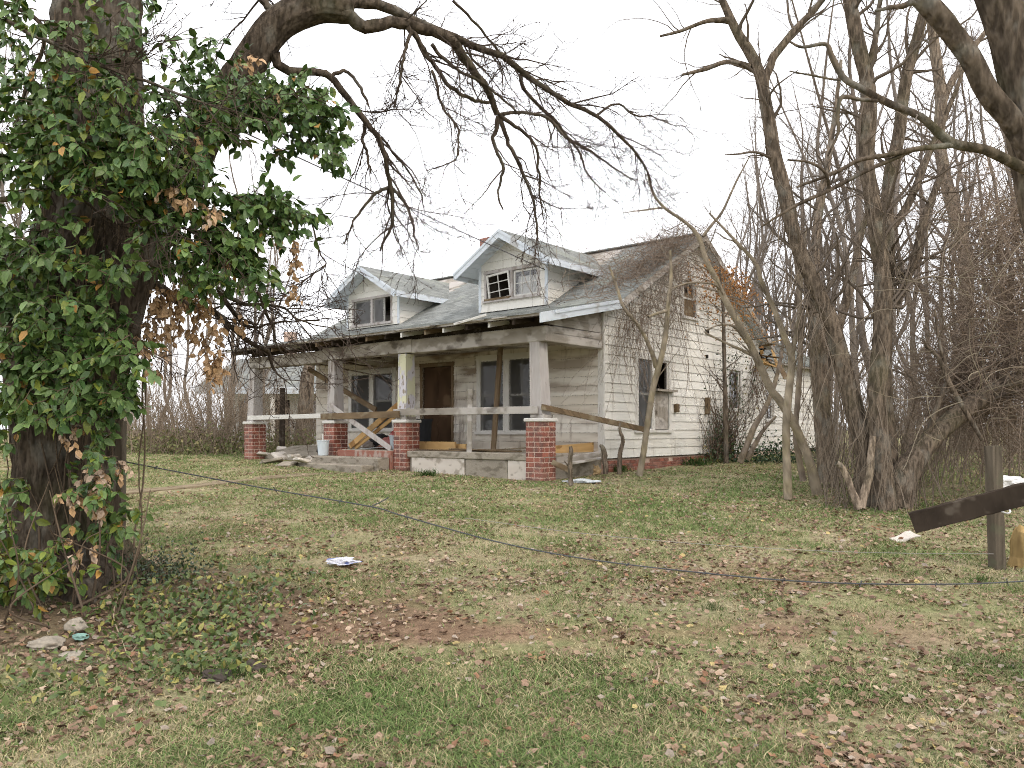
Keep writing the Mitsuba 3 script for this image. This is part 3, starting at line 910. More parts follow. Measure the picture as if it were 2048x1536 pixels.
# ---- dormers
for x0, x1, dz in DORMERS:
    dk = numbered(H + '__dormer')
    xc, zb, ze, zr = (x0 + x1) / 2, float(roof_z(2.5)) + 0.02, 5.42 + dz, 6.27 + dz
    half, over, yf = (x1 - x0) / 2, 0.42, 2.02
    sl = (zr - ze) / (half + over)
    wl = Wall([0, 2.5], [1, 0], [0, -1])
    zw = zr - sl * half - 0.05
    win = (xc - 0.82, zb + 0.28 if dz == 0 else zb + 0.10, xc + 0.78, zb + (0.92 if dz == 0 else 0.78))
    win = (win[0], win[1], win[2], min(win[3], zw - 0.02))
    poly = Polygon([(x0, zb), (x1, zb), (x1, zw), (xc, zr - 0.05), (x0, zw)])
    body = poly.difference(sbox(*win))
    hput('wall', wl.extrude(body, -0.08, -0.003), 'inside_mat', dk)
    z = zb
    while z < zr:
        part = body.intersection(sbox(x0 - 1, z + 0.002, x1 + 1, z + 0.2))
        for g in getattr(part, 'geoms', [part]):
            if g.geom_type == 'Polygon' and g.area > 0.003:
                gm = wl.extrude(g, 0.0, 0.01, lean=0.016)
                hput('siding_board', gm, 'siding_mat', dk, uv=const_uv(gm, hr.uniform(0.3, 1), hr.uniform(0, 0.5)))
        z += 0.2
    for sx in (0, 1):
        cw = Wall([x1 - 0.002 if sx else x0 + 0.002, 0], [0, 1], [1 if sx else -1, 0])
        cheek = Polygon([(2.5, zb - 0.02), (2.5, zw), (4.6, zw)])
        hput('cheek', cw.extrude(cheek, -0.06, -0.002), 'inside_mat', dk)
        z = zb - 0.02
        while z < zw:
            g = cheek.intersection(sbox(0, z + 0.002, 9, z + 0.2))
            if g.area > 0.003 and g.geom_type == 'Polygon':
                gm = cw.extrude(g, 0.0, 0.01, lean=0.016)
                hput('siding_board', gm, 'siding_mat', dk, uv=const_uv(gm, hr.uniform(0.3, 1), hr.uniform(0, 0.4)))
            z += 0.2
        hput('corner_board', bx((x1 - 0.05) if sx else (x0 - 0.03), (x1 + 0.03) if sx else (x0 + 0.05), 2.472, 2.498, zb + 0.01, zw - 0.01), 'trim_mat', dk)
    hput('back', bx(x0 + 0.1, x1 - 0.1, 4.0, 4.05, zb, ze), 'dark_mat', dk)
    # roof: two slopes across x, soffits, fascias
    for sx in (-1, 1):
        e, yb = half + over, 5.8
        d = unit(np.array([-sx * e, zr - ze]))
        n = np.array([sx * (zr - ze), e]) / math.hypot(zr - ze, e)

        def rp(s, y, o):
            return [xc + sx * e + d[0] * s + n[0] * o, y, ze + d[1] * s + n[1] * o]
        L = math.hypot(e, zr - ze)
        v = np.array([rp(s, y, o) for y in (yf, yb) for s in (0, L) for o in (-0.05, 0)])
        BOXF = np.array([[0, 1, 3], [0, 3, 2], [4, 7, 5], [4, 6, 7], [0, 4, 5], [0, 5, 1], [2, 3, 7], [2, 7, 6], [1, 5, 7], [1, 7, 3], [0, 2, 6], [0, 6, 4]])
        rk = hput('roof', trimesh.Trimesh(v, BOXF, process=False), 'greywood_mat', dk, along=[0, 1, 0])
        vs, fs, uvs, k, s, row = [], [], [], 0, -0.03, 0
        while s < L - 0.02:
            y = yf - 0.02 - (0.15 if row % 2 else 0)
            while y < yb:
                a, b = max(y + 0.004, yf - 0.02), y + 0.296
                y += 0.3
                if b - a < 0.03:
                    continue
                lift, t, s1 = hr.uniform(0.004, 0.010), hr.uniform(0, 1), min(s + 0.155, L)
                vs += [rp(ss, yy, oo) for yy in (a, b) for ss, oo in ((s, 0.001), (s, lift), (s1, 0.003))]
                fs += [[k, k + 3, k + 4], [k, k + 4, k + 1], [k + 1, k + 4, k + 5], [k + 1, k + 5, k + 2], [k, k + 1, k + 2], [k + 3, k + 5, k + 4]]
                uvs += [[t, 0]] * 6
                k += 6
            s += 0.14
            row += 1
        hput('shingles', trimesh.Trimesh(np.array(vs), np.array(fs), process=False), 'shingle_mat', dk, uv=np.array(uvs), kind='stuff')
        # soffit under the front overhang, of narrow boards
        for q in range(9):
            s0, s1 = 0.03 + q * (L - 0.1) / 9, 0.02 + (q + 1) * (L - 0.1) / 9
            v = np.array([rp(s, y, o) for y in (yf + 0.012, 2.488) for s in (s0, s1) for o in (-0.075, -0.056)])
            hput('soffit_board', trimesh.Trimesh(v, BOXF, process=False), 'trim_mat', dk)
        v = np.array([rp(s, y, o) for y in (2.49, 4.1) for s in (0.03, over * 1.12) for o in (-0.075, -0.056)])
        hput('soffit', trimesh.Trimesh(v, BOXF, process=False), 'trim_mat', dk)
        v = np.array([rp(s, y, o) for y in (yf - 0.03, yf - 0.002) for s in (-0.03, L + (0.0 if sx > 0 else -0.03)) for o in (-0.17, -0.002)])
        hput('rake_board', trimesh.Trimesh(v, BOXF, process=False), 'trim_mat', dk)
        v = np.array([rp(s, y, o) for y in (yf - 0.045, yf - 0.031) for s in (-0.035, L) for o in (-0.06, -0.004)])
        hput('rake_moulding', trimesh.Trimesh(v, BOXF, process=False), 'trim_mat', dk)
        z0 = ze - 0.15
        xe = xc + sx * (e + 0.002)
        hput('fascia', bx(min(xe, xe + sx * 0.025), max(xe, xe + sx * 0.025), yf, 4.5, z0, ze + 0.0), 'trim_mat', dk)
    # window: two units
    hput('casing', casing(wl, win[0], win[2], win[1], win[3], 0.06, 0.03), 'column_mat', H + '__dormer_window' + ('' if dz == 0 else '_001'))
    wk = H + '__dormer_window' + ('' if dz == 0 else '_001')
    xm = (win[0] + win[2]) / 2
    hput('mullion', wl.box(xm - 0.04, xm + 0.04, win[1], win[3], -0.05, 0.028), 'column_mat', wk)
    if dz == 0:
        m = sash(wl, win[0] + 0.04, xm - 0.05, win[1] + 0.0, win[3] - 0.02, -0.05, nx=2, nz=3)
        c = wl.at(win[0] + 0.04, win[1], 0.0)
        a = 0.07
        v = np.asarray(m.vertices) - c
        v = np.c_[v[:, 0] * math.cos(a) - v[:, 2] * math.sin(a) * 0.2, v[:, 1] - v[:, 2] * 0.16, v[:, 2] * math.cos(a) + v[:, 0] * math.sin(a)] + c
        hput('sash', trimesh.Trimesh(v * [1, 1, 1] + [0.03, -0.02, -0.03], m.faces, process=False), 'oldpaint_mat', wk, label='broken sash hanging crooked without glass')
        hput('sash', sash(wl, xm + 0.05, win[2] - 0.01, win[1] + 0.01, win[3] - 0.01, -0.045, nx=3, nz=2), 'oldpaint_mat', wk)
        hput('pane', pane(wl, xm + 0.08, win[2] - 0.04, win[1] + 0.04, win[3] - 0.04, -0.03), 'glass_mat', wk)
        hput('blind', wl.box(xm + 0.08, win[2] - 0.04, win[1] + 0.05, win[3] - 0.14, -0.16, -0.145), 'blind_mat', wk, label='pale grey blind behind the right sash')
        hput('sill_debris', wl.box(win[0] - 0.02, xm, win[1] - 0.02, win[1] + 0.03, 0.03, 0.09), 'brownwood_mat', wk, along=[1, 0, 0])
    else:
        hput('sash', sash(wl, win[0] + 0.02, xm - 0.05, win[1], win[3], -0.05, nx=1, nz=1), 'oldpaint_mat', wk)
        hput('sash', sash(wl, xm + 0.05, win[2] - 0.3, win[1], win[3], -0.05), 'oldpaint_mat', wk)
        hput('pane', pane(wl, win[0] + 0.05, xm - 0.08, win[1] + 0.03, win[3] - 0.03, -0.03), 'glass_mat', wk)
        hput('screen', pane(wl, win[0] + 0.03, xm - 0.06, win[1] + 0.01, win[3] - 0.01, 0.005), 'screen_mat', wk)
        hput('screen', pane(wl, xm + 0.06, win[2] - 0.31, win[1] + 0.01, win[3] - 0.01, 0.005), 'screen_mat', wk)
        hput('pane', pane(wl, xm + 0.08, win[2] - 0.33, win[1] + 0.03, win[3] - 0.03, -0.03), 'glass_mat', wk)

# chimney behind the right dormer
hput('core', bx(-7.35, -6.8, 6.2, 6.7, 5.9, 7.5), 'mortar_mat', H + '__chimney')
for c in range(12):
    z = 6.53 + c * 0.082
    for i in range(3):
        x = -7.36 + i * 0.195 - (0.09 if c % 2 else 0)
        m = chamfer(max(x, -7.36), min(x + 0.185, -6.79), 6.19, 6.22, z, z + 0.07, 0.004)
        hput('brick', m, 'brick_mat', H + '__chimney', uv=const_uv(m, hr.uniform(0, 1), 0.3))
    for i in range(3):
        y = 6.19 + i * 0.19 - (0.09 if c % 2 else 0)
        m = chamfer(-6.82, -6.79, max(y, 6.19), min(y + 0.18, 6.71), z, z + 0.07, 0.004)
        hput('brick', m, 'brick_mat', H + '__chimney', uv=const_uv(m, hr.uniform(0, 1), 0.3))

# ---- rear wing, its eave torn open
wing = Wall([-0.35, 0], [0, 1], [1, 0])
wz = 3.75
holes = [(11.2, 1.9, 11.75, 3.0)]
clad(wing, sbox(9.92, 0.95, 16.0, wz), holes, 'wing_wall', 0.2, 1.0, 'siding_mat', lambda z: 0.4)
hput('casing', casing(wing, 11.2, 11.75, 1.9, 3.0, 0.07), 'oldpaint_mat', H + '__window_005')
hput('sash', sash(wing, 11.2, 11.75, 1.9, 3.0, -0.05, nz=2), 'oldpaint_mat', H + '__window_005')
hput('pane', pane(wing, 11.24, 11.71, 1.94, 2.96, -0.03), 'glass_mat', H + '__window_005')
hput('corner_board', bx(-0.37, -0.31, 16.002, 16.06, 0.95, wz), 'trim_mat', H + '__wing_wall')
hput('wing_rear_wall', bx(-6.0, -0.46, 15.9, 16.0, 0.7, wz), 'oldpaint_mat')
hput('wing_floor', bx(-6.0, -0.47, 9.95, 15.88, 0.9, 1.0), 'dark_mat')
zr = 5.5
for (a, b) in ((10.9, 16.4),):
    v = np.array([[x, y, z + o] for y in (a, b) for (x, z) in ((-0.02, wz - 0.12), (-3.4, zr)) for o in (-0.06, 0)])
    hput('wing_roof', trimesh.Trimesh(v, BOXF, process=False), 'greywood_mat', along=[0, 1, 0])
    vs, fs, uvs, k = [], [], [], 0
    d = unit(np.array([-3.38, zr - wz + 0.12]))
    n = np.array([-d[1], d[0]]) * -1
    n = n if n[1] > 0 else -n
    s, row = -0.02, 0
    while s < 3.6:
        y = a - (0.15 if row % 2 else 0)
        while y < b:
            t, lf = hr.uniform(0, 1), hr.uniform(0.01, 0.03)
            for yy in (y + 0.004, y + 0.296):
                for ss, oo in ((s, 0.001), (s, lf), (s + 0.155, 0.003)):
                    vs.append([-0.02 + d[0] * ss + n[0] * oo, yy, wz - 0.12 + d[1] * ss + n[1] * oo])
            fs += [[k, k + 4, k + 3], [k, k + 1, k + 4], [k + 1, k + 5, k + 4], [k + 1, k + 2, k + 5]]
            uvs += [[t * 0.5, 0]] * 6
            k += 6
            y += 0.3
        s += 0.14
        row += 1
    hput('shingles', trimesh.Trimesh(np.array(vs), np.array(fs), process=False), 'shingle_mat', H + '__wing_roof', uv=np.array(uvs), kind='stuff')
v = np.array([[x, y, z + o] for y in (10.9, 16.4) for (x, z) in ((-3.4, zr), (-6.6, wz)) for o in (-0.06, 0)])
hput('wing_roof', trimesh.Trimesh(v, BOXF, process=False), 'greywood_mat', along=[0, 1, 0])
for k in range(34):
    a = np.array([-0.1 + hr.uniform(-0.5, 0.4), 9.9 + hr.uniform(-0.4, 0.9), hr.uniform(3.3, 4.2)])
    b = a + np.array([hr.uniform(-0.6, 0.7), hr.uniform(-0.5, 0.6), hr.uniform(-0.7, 0.2)])
    hput('splintered_board', beam_between(W(a), W(b), hr.uniform(0.06, 0.24), 0.02, rng=hr, rough=0.1), ['newwood_mat', 'newwood_mat', 'dark_mat', 'brownwood_mat'][k % 4], local=False, along=[0, 1, 0.3])
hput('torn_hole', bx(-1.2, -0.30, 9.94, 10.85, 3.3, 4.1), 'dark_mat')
# meter boxes and pipes on the side wall
for (y, z, w, h) in ((6.55, 2.0, 0.12, 0.42), (4.98, 2.02, 0.1, 0.2)):
    hput('meter_box', chamfer(0.03, 0.14, y, y + w, z, z + h, 0.015), 'brownwood_mat', along=[0, 0, 1])
hput('vent_cap', cat([bx(0.02, 0.07, 6.6, 6.72, 4.02, 4.14), bx(0.02, 0.06, 6.62, 6.7, 3.42, 3.5)]), 'dark_mat')

# ------------------------------------------------------------------ loose things about the porch and the yard
orr = np.random.default_rng(21)


def colored(m, c, var=0.25, scale=6.0, seed=0):
    v = np.asarray(m.vertices)
    k = 1 - var + 2 * var * nfbm(v * scale, 4, seed)
    return np.clip(np.asarray(c)[None] * k[:, None], 0.004, 0.9)


def lathe(profile, n=28):
    p = np.asarray(profile, float)
    a = np.arange(n) * 2 * np.pi / n
    v = np.stack([p[:, None, 0] * np.cos(a), p[:, None, 0] * np.sin(a), np.repeat(p[:, None, 1], n, 1)], -1).reshape(-1, 3)
    i, j = np.meshgrid(np.arange(len(p) - 1), np.arange(n), indexing='ij')
    a0, a1 = i * n + j, i * n + (j + 1) % n
    f = np.stack([np.stack([a0, a1, a1 + n], -1), np.stack([a0, a1 + n, a0 + n], -1)], 2).reshape(-1, 3)
    return trimesh.Trimesh(v, f, process=False)


def moved(m, at, rx=0.0, ry=0.0, rz=0.0):
    R = trimesh.transformations.euler_matrix(rx, ry, rz)[:3, :3]
    return trimesh.Trimesh(np.asarray(m.vertices) @ R.T + np.asarray(at), m.faces, process=False)


def lump(at, size, seed, amp=0.35, sub=3, flat=1.0):
    m = trimesh.creation.icosphere(subdivisions=sub)
    v = np.asarray(m.vertices)
    k = 1 + amp * 2 * (nfbm(v * 1.7 + seed * 3.1, 4, seed) - 0.5)
    v = v * k[:, None] * np.asarray(size)
    v[:, 2] = np.where(v[:, 2] < 0, v[:, 2] * flat, v[:, 2])
    return trimesh.Trimesh(v + np.asarray(at), m.faces, process=False)


def wood_thing(name, a, b, w, h, mat, label, cat, up=(0, 0, 1), rough=0.03, roll=0.0, group=None):
    m = beam_between(a, b, w, h, up=up, rng=orr, rough=rough, roll=roll, nseg=8)
    return solo(name, m, mat, label, cat, group, uv=plank_uv(m, np.asarray(b) - np.asarray(a)))


L3 = lambda x, y, z: W(np.array([x, y, z]))  # noqa: E731
# bucket on the middle step
bk = thing('bucket', 'pale blue grey plastic bucket standing on the concrete step beside the pier', 'bucket')
at = L3(-6.56, -0.22, PB - 0.153)
m = moved(lathe([(0.0, 0.0), (0.115, 0.0), (0.12, 0.01), (0.138, 0.28), (0.147, 0.285), (0.147, 0.30), (0.142, 0.305), (0.143, 0.335), (0.151, 0.34), (0.151, 0.365), (0.14, 0.366), (0.112, 0.02), (0.0, 0.02)]), at)
put('body', m, 'plain', bk, 40, color=None) if False else put('body', m, 'plain', bk, True, color=colored(m, (0.56, 0.62, 0.66), 0.12))
m = beam_between(at + [0.02, 0, 0.1], at + [-0.03, 0.05, 0.52], 0.03, 0.03)
put('stick', m, 'oldpaint_mat', bk)
# the crossed boards over the steps
wood_thing('board', L3(-6.55, -0.03, 2.2), L3(-4.42, 0.06, 1.17), 0.03, 0.13, 'column_mat', 'pale pinkish board crossing in front, sloping down to the right above the steps', 'board', rough=0.01)
wood_thing('board', L3(-6.2, 0.30, 1.2), L3(-4.35, 0.5, 2.36), 0.04, 0.14, 'newwood_mat', 'orange brown new board rising to the right behind the pale board', 'board', rough=0.01)
wood_thing('board', L3(-6.08, 0.37, 1.165), L3(-4.22, 0.57, 2.25), 0.04, 0.09, 'newwood_mat', 'narrower lower board lying along the underside of the orange brown board', 'board', rough=0.01)
wood_thing('fallen_rafter', P(617, 738, 21.6), P(752, 820, 19.6), 0.05, 0.13, 'brownwood_mat', 'dark fallen rafter slanting down across the left porch window', 'rafter')
# junk behind the crossed boards
jk = thing('tub', 'faded red plastic tub lying on its side behind the crossed boards', 'tub')
m = moved(lathe([(0.0, 0.0), (0.2, 0.0), (0.22, 0.03), (0.25, 0.42), (0.27, 0.44), (0.27, 0.47), (0.245, 0.47), (0.21, 0.04), (0.0, 0.04)]), L3(-5.3, 1.0, 1.42), rx=1.9, rz=0.5)
put('body', m, 'gloss', jk, True, color=colored(m, (0.42, 0.07, 0.07), 0.3))
m = moved(lathe([(0.0, 0.0), (0.17, 0.0), (0.2, 0.06), (0.2, 0.2), (0.13, 0.26), (0.0, 0.27)]), L3(-5.45, 0.9, 1.16), rx=0.25)
put('lid', m, 'gloss', jk, True, color=colored(m, (0.40, 0.16, 0.15), 0.3))
m = moved(lathe([(0.0, 0.0), (0.125, 0.0), (0.13, 0.01), (0.155, 0.30), (0.165, 0.305), (0.165, 0.33), (0.15, 0.33), (0.12, 0.02), (0.0, 0.02)]), L3(-5.0, 0.72, 1.145), rx=0.03)
solo('pail', m, 'plain', 'small pale blue pail on the porch behind the crossed boards', 'pail', smooth=True, color=colored(m, (0.50, 0.56, 0.60), 0.15))
bn = thing('bin', 'tall black plastic bin standing on the porch left of the middle pier', 'bin')
m = moved(lathe([(0.0, 0.0), (0.22, 0.0), (0.235, 0.02), (0.28, 0.66), (0.3, 0.67), (0.3, 0.72), (0.27, 0.72), (0.22, 0.03), (0.0, 0.03)]), L3(-4.62, 1.15, 1.143))
put('body', m, 'plain', bn, True, color=colored(m, (0.028, 0.03, 0.034), 0.3))
m = beam_between(L3(-5.65, 0.3, 1.155), L3(-5.05, 0.55, 1.2), 0.4, 0.012)
solo('panel', m, 'plain', 'pale flat panel lying on the porch floor under the crossed boards', 'panel', color=colored(m, (0.50, 0.54, 0.55), 0.2))
for k, (x, y, z, s, c, lab) in enumerate([(-6.0, 1.1, 1.3, (0.3, 0.25, 0.22), (0.035, 0.033, 0.036), 'black rubbish bag slumped on the porch behind the left gate pier'),
                                         (-5.0, 1.45, 1.28, (0.35, 0.2, 0.2), (0.05, 0.04, 0.035), 'dark heap of burnt rubbish against the porch wall'),
                                         (-6.05, 0.75, 1.2, (0.14, 0.12, 0.12), (0.34, 0.30, 0.26), 'small crumpled pale bundle beside the black rubbish bag'),
                                         (-5.2, 0.5, 1.19, (0.16, 0.1, 0.07), (0.16, 0.07, 0.05), 'reddish brown scrap lying beside the pale blue pail')]):
    m = lump(L3(x, y, z), s, 40 + k, 0.5)
    solo(['rubbish_bag', 'rubbish_heap', 'bundle', 'scrap'][k], m, 'plain', lab, ['rubbish bag', 'rubbish heap', 'bundle', 'scrap'][k], smooth=True, color=colored(m, c, 0.4))
# lumber on the right bay of the porch
wood_thing('lumber', L3(-4.75, 0.62, 1.245), L3(-3.05, 0.75, 1.24), 0.05, 0.19, 'newwood_mat', 'yellow brown beam on edge on the porch below the boarded door', 'beam', rough=0.01)
wood_thing('lumber', L3(-3.7, 0.85, 1.22), L3(-2.85, 0.9, 1.22), 0.09, 0.14, 'newwood_mat', 'short stub of beam behind the right end of the yellow brown beam', 'beam', rough=0.01)
for k, (a, b, w, lab) in enumerate([((-4.3, 0.35, 1.155), (-1.2, 0.75, 1.155), 0.2, 'longest brown plank lying flat along the porch floor'),
                                    ((-3.0, 0.55, 1.185), (-1.5, 0.4, 1.185), 0.12, 'short brown plank laid across the longest flat plank'),
                                    ((-2.2, 0.9, 1.16), (-1.0, 1.0, 1.24), 0.1, 'thin plank with a raised end beside the porch window')]):
    wood_thing('plank', L3(*a), L3(*b), w, 0.025, 'brownwood_mat', lab, 'plank')
wood_thing('prop', L3(-2.33, 1.2, 1.15), L3(-2.38, 1.5, 3.44), 0.13, 0.05, 'brownwood_mat', 'rusty brown post propping the porch ceiling before the right window', 'post', up=np.append(VX, 0))
# heap of lumber at the right end of the porch
wood_thing('lumber', P(1108, 902, 15.9), P(1186, 895, 16.9), 0.04, 0.21, 'newwood_mat', 'orange new board on edge in the lumber heap right of the end pier', 'board', rough=0.01)
wood_thing('lumber', P(1112, 923, 15.5), P(1206, 909, 16.5), 0.05, 0.15, 'greywood_mat', 'weathered board under the orange board in the lumber heap', 'board')
wood_thing('lumber', P(1118, 931, 15.3), P(1203, 916, 16.2), 0.14, 0.04, 'greywood_mat', 'flat grey plank at the bottom of the lumber heap', 'board')
wood_thing('lumber', P(1104, 924, 15.0), P(1142, 942, 14.9), 0.04, 0.1, 'brownwood_mat', 'short brown board poking out low beside the end pier', 'board')
q = onto(1182, 953)
m = lump(q + [0, 0.5, 0.1], (0.24, 0.2, 0.17), 5, 0.9)
solo('insulation', m, 'plain', 'crumpled tan wad of insulation below the lumber heap', 'insulation', color=colored(m, (0.42, 0.30, 0.16), 0.5, 11))
q = onto(1163, 966)
m = lump(q + [0, 0.0, 0.02], (0.30, 0.16, 0.05), 9, 0.8, flat=0.3)
solo('plastic_sheet', m, 'plain', 'grey white plastic scrap on the ground in front of the insulation', 'plastic sheet', color=colored(m, (0.48, 0.51, 0.52), 0.35, 14))
# rubble of the fallen porch edge at the left bay
rb = [onto(x, y) for x, y in ((540, 928), (560, 920), (585, 925), (610, 918), (625, 925), (600, 935), (570, 934), (530, 918), (625, 905), (600, 908), (640, 925), (560, 910))]
for k, q in enumerate(rb):
    sx, sy, sz = orr.uniform(0.25, 0.6), orr.uniform(0.2, 0.4), orr.uniform(0.05, 0.1)
    m = chamfer(-sx / 2, sx / 2, -sy / 2, sy / 2, -sz / 2, sz / 2, 0.02)
    v = np.asarray(m.vertices) + orr.uniform(-0.04, 0.04, (len(m.vertices), 3)) * [1, 1, 0.3]
    m = moved(trimesh.Trimesh(v, m.faces, process=False).convex_hull, q + [0.0, 0.15, 0.06 + 0.05 * (k % 3)], orr.uniform(-0.35, 0.1), orr.uniform(-0.3, 0.3), orr.uniform(0, 3))
    solo('rubble_slab', m, 'whitewash_mat' if k % 3 else 'concrete_mat', 'broken slab of pale concrete in the rubble of the left porch bay', 'rubble', 'rubble slabs')
m = chamfer(-0.14, 0.14, -0.1, 0.1, -0.04, 0.04, 0.015)
solo('dark_brick', moved(m, L3(-7.05, 0.12, 1.06), 0.1, 0.1, 0.4), 'dark_mat', 'dark block on the rubble just left of the bucket pier', 'block')
# litter on the lawn
q = onto(1810, 1083)
m = trimesh.creation.box((0.30, 0.16, 0.012)).subdivide().subdivide()
v = np.asarray(m.vertices)
v = v + np.c_[np.zeros((len(v), 2)), 0.03 * np.sin(v[:, 0] * 14) + 0.03 * nnoise(v * 9)]
solo('paper', moved(trimesh.Trimesh(v, m.faces, process=False), q + [0, 0, 0.03], 0.14, -0.08, 0.3), 'whitewash_mat', 'sheet of white paper on the grass below the dark rail', 'paper')
q = onto(684, 1131)
m = lump([0, 0, 0], (0.13, 0.07, 0.05), 13, 0.9, flat=0.3)
solo('plastic_bag', moved(m, q + [0, 0, 0.03], 0, 0, 0.3), 'plain', 'crumpled white and blue plastic bag on the leaves in mid lawn', 'plastic bag', color=np.where((nfbm(np.asarray(m.vertices) * 16, 2, 4) > 0.58)[:, None], np.array([[0.16, 0.22, 0.48]]), np.array([[0.60, 0.61, 0.68]])))
# stones at the lower left
for k, (px, py, s, lab) in enumerate([(88, 1287, (0.115, 0.075, 0.05), 'flat pale stone at the lower left, nearest the tree trunk'), (148, 1255, (0.075, 0.06, 0.065), 'upright rounded stone behind the flat pale stone'),
                                      (138, 1306, (0.09, 0.06, 0.028), 'thin slab of stone in front of the flat pale stone')]):
    q = onto(px, py + 14)
    m = lump(q + [0, 0.04, s[2] * 0.5], s, 60 + k, 0.45, flat=0.6)
    solo('stone', m, 'concrete_mat', lab, 'stone', smooth=50)
q = onto(162, 1283)
m = lump(q + [0, 0, 0.03], (0.05, 0.04, 0.022), 71, 0.6)
solo('cloth_scrap', m, 'plain', 'small teal scrap of cloth beside the stones', 'cloth', smooth=True, color=colored(m, (0.22, 0.37, 0.33), 0.3))
for k, (px, py, s) in enumerate([(430, 1362, 0.085), (500, 1345, 0.085)]):
    q = onto(px, py)
    m = lump(q + [0, 0.03, 0.015], (s, s * 0.8, s * 0.5), 80 + k, 0.7)
    solo('earth_clod', m, 'litter', ['dark clod of earth left of the grass tuft in the foreground', 'dark clod of earth behind the grass tuft in the foreground'][k], 'clod', smooth=True, color=colored(m, (0.085, 0.07, 0.062), 0.4, 20))
# fence: posts, rail, wires
fr = P(1992, 1000, 7.7)
gz = float(ground_z(fr[0], fr[1]))
m = beam_between([fr[0] + 0.02, fr[1], gz - 0.3], [P(1986, 892, 7.7)[0], fr[1], P(1986, 892, 7.7)[2]], 0.10, 0.135, up=(0, 1, 0), rng=orr, rough=0.04, nseg=12)
solo('fence_post', m, 'postwood_mat', 'weathered square fence post standing at the right edge', 'fence post', uv=plank_uv(m, [0, 0, 1]))
a, b = P(1824, 1046, 7.2), P(2110, 972, 6.75)
m = beam_between(a, b, 0.10, 0.185, rng=orr, rough=0.055, nseg=24)
solo('fence_rail', m, 'darkwood_mat', 'dark heavy rail hanging off the right hand fence post with its end in the grass', 'fence rail', uv=plank_uv(m, b - a))
q = P(1986, 1022, 7.45)
m = pack([(np.array([spline([q + [-0.05, -0.18, 0.02], q + [0.0, -0.22, 0.0], q + [0.06, -0.16, 0.02], q + [0.09, 0.0, 0.05], q + [0.0, 0.14, 0.02], q + [-0.08, 0.02, 0.03]], 20)]), np.full((1, 20), 0.008), 6)])
solo('rope', (m[0], m[1]), 'plain', 'loop of white rope tying the dark rail to the fence post', 'rope', smooth=True, color=np.full((len(m[0]), 3), 0.6))
q = P(2012, 968, 8.3)
m = lump(q, (0.17, 0.1, 0.09), 33, 0.9)
solo('plastic_bag', m, 'plain', 'white plastic caught on the rail behind the right hand fence post', 'plastic bag', color=colored(m, (0.6, 0.6, 0.6), 0.2))
q = onto(2040, 1132)
m = lathe([(0.0, 0.36), (0.05, 0.35), (0.10, 0.33), (0.118, 0.29), (0.125, 0.25), (0.128, 0.2), (0.13, 0.15), (0.13, 0.1), (0.14, 0.06), (0.16, -0.02), (0.2, -0.12)], 54)
v = np.asarray(m.vertices)
v = v * np.c_[1 + 0.5 * (nfbm(v * [9, 9, 2.0], 3, 2) - 0.5), 1 + 0.5 * (nfbm(v * [9, 9, 2.0], 3, 3) - 0.5), 1 + 0.25 * (nfbm(v * [14, 14, 1], 3, 4) - 0.5)]
v[:, 2] += np.where(v[:, 2] > 0.2, 0.22 * (nfbm(v * [16, 16, 0.5], 3, 9) - 0.45), 0)
m = trimesh.Trimesh(v + q + [0.05, 0, 0], m.faces, process=False)
solo('stump', m, 'litter', 'yellow rotten stump at the right edge beside the fence post', 'stump', color=np.clip(np.array([0.34, 0.24, 0.11]) * (0.25 + 1.5 * nfbm(np.asarray(m.vertices) * [30, 30, 5], 4, 3))[:, None], 0.02, 0.6))
gp = P(236, 900, 6.95)
m = beam_between([gp[0], gp[1], 0.1], [P(240, 842, 6.95)[0], gp[1], P(240, 842, 6.95)[2]], 0.085, 0.085, up=(0, 1, 0), rng=orr, rough=0.1, nseg=12)
solo('fence_post', m, 'postwood_mat', 'old leaning fence post at the right side of the ivy grown trunk', 'fence post', uv=plank_uv(m, [0, 0, 1]))


def wire(name, pts, r, col, label, cat_, n=120, barbs=0, smooth=True):
    s = spline(np.array(pts), n)
    g = [(s[None], np.full((1, n), r), 5)]
    if barbs:
        for k in range(6, n - 4, barbs):
            for sgn in (-1, 1):
                d = orr.normal(size=3) * 0.012
                g.append((np.array([[s[k] - d, s[k] + d]]), np.full((1, 2), r * 0.8), 3))
    v, f, _ = pack(g)
    solo(name, (v, f), 'plain', label, cat_, smooth=True, color=np.tile(col, (len(v), 1)))


wire('fence_wire', [P(236, 921, 6.9), P(520, 975, 6.55), P(740, 1013, 6.3), P(800, 1030, 6.25), P(1000, 1085, 6.1), P(1200, 1122, 6.0), P(1500, 1155, 5.95), P(1700, 1167, 5.95), P(1925, 1168, 6.0), P(2090, 1160, 6.1)], 0.0055, (0.07, 0.075, 0.08), 'dark sagging fence wire crossing the whole lawn in front', 'wire', barbs=9)
k = P(742, 1014, 6.3)
wire('wire_end', [k, k + [0.02, 0, 0.015], k + [0.06, 0, 0.03], k + [0.14, 0, 0.075]], 0.0045, (0.07, 0.075, 0.08), 'loose twisted wire end sticking up at the knot of the fence wire', 'wire', 12)
wire('fence_wire', [P(930, 1036, 7.6), P(1150, 1065, 7.5), P(1400, 1088, 7.5), P(1700, 1104, 7.55), P(1988, 1108, 7.64)], 0.0022, (0.30, 0.29, 0.28), 'thin pale rusty wire tied low to the right hand fence post', 'wire', 90)
wire('cable', [P(-160, -42, 8.6), P(300, 176, 10.6), P(640, 335, 12.8), L3(-1.83, 2.4, 5.25)], 0.011, (0.10, 0.095, 0.10), 'service cable running from the upper left to the right dormer', 'cable', 60)

# ------------------------------------------------------------------ trees and vines
GREY, TWIG = (0.135, 0.118, 0.10), (0.125, 0.098, 0.082)


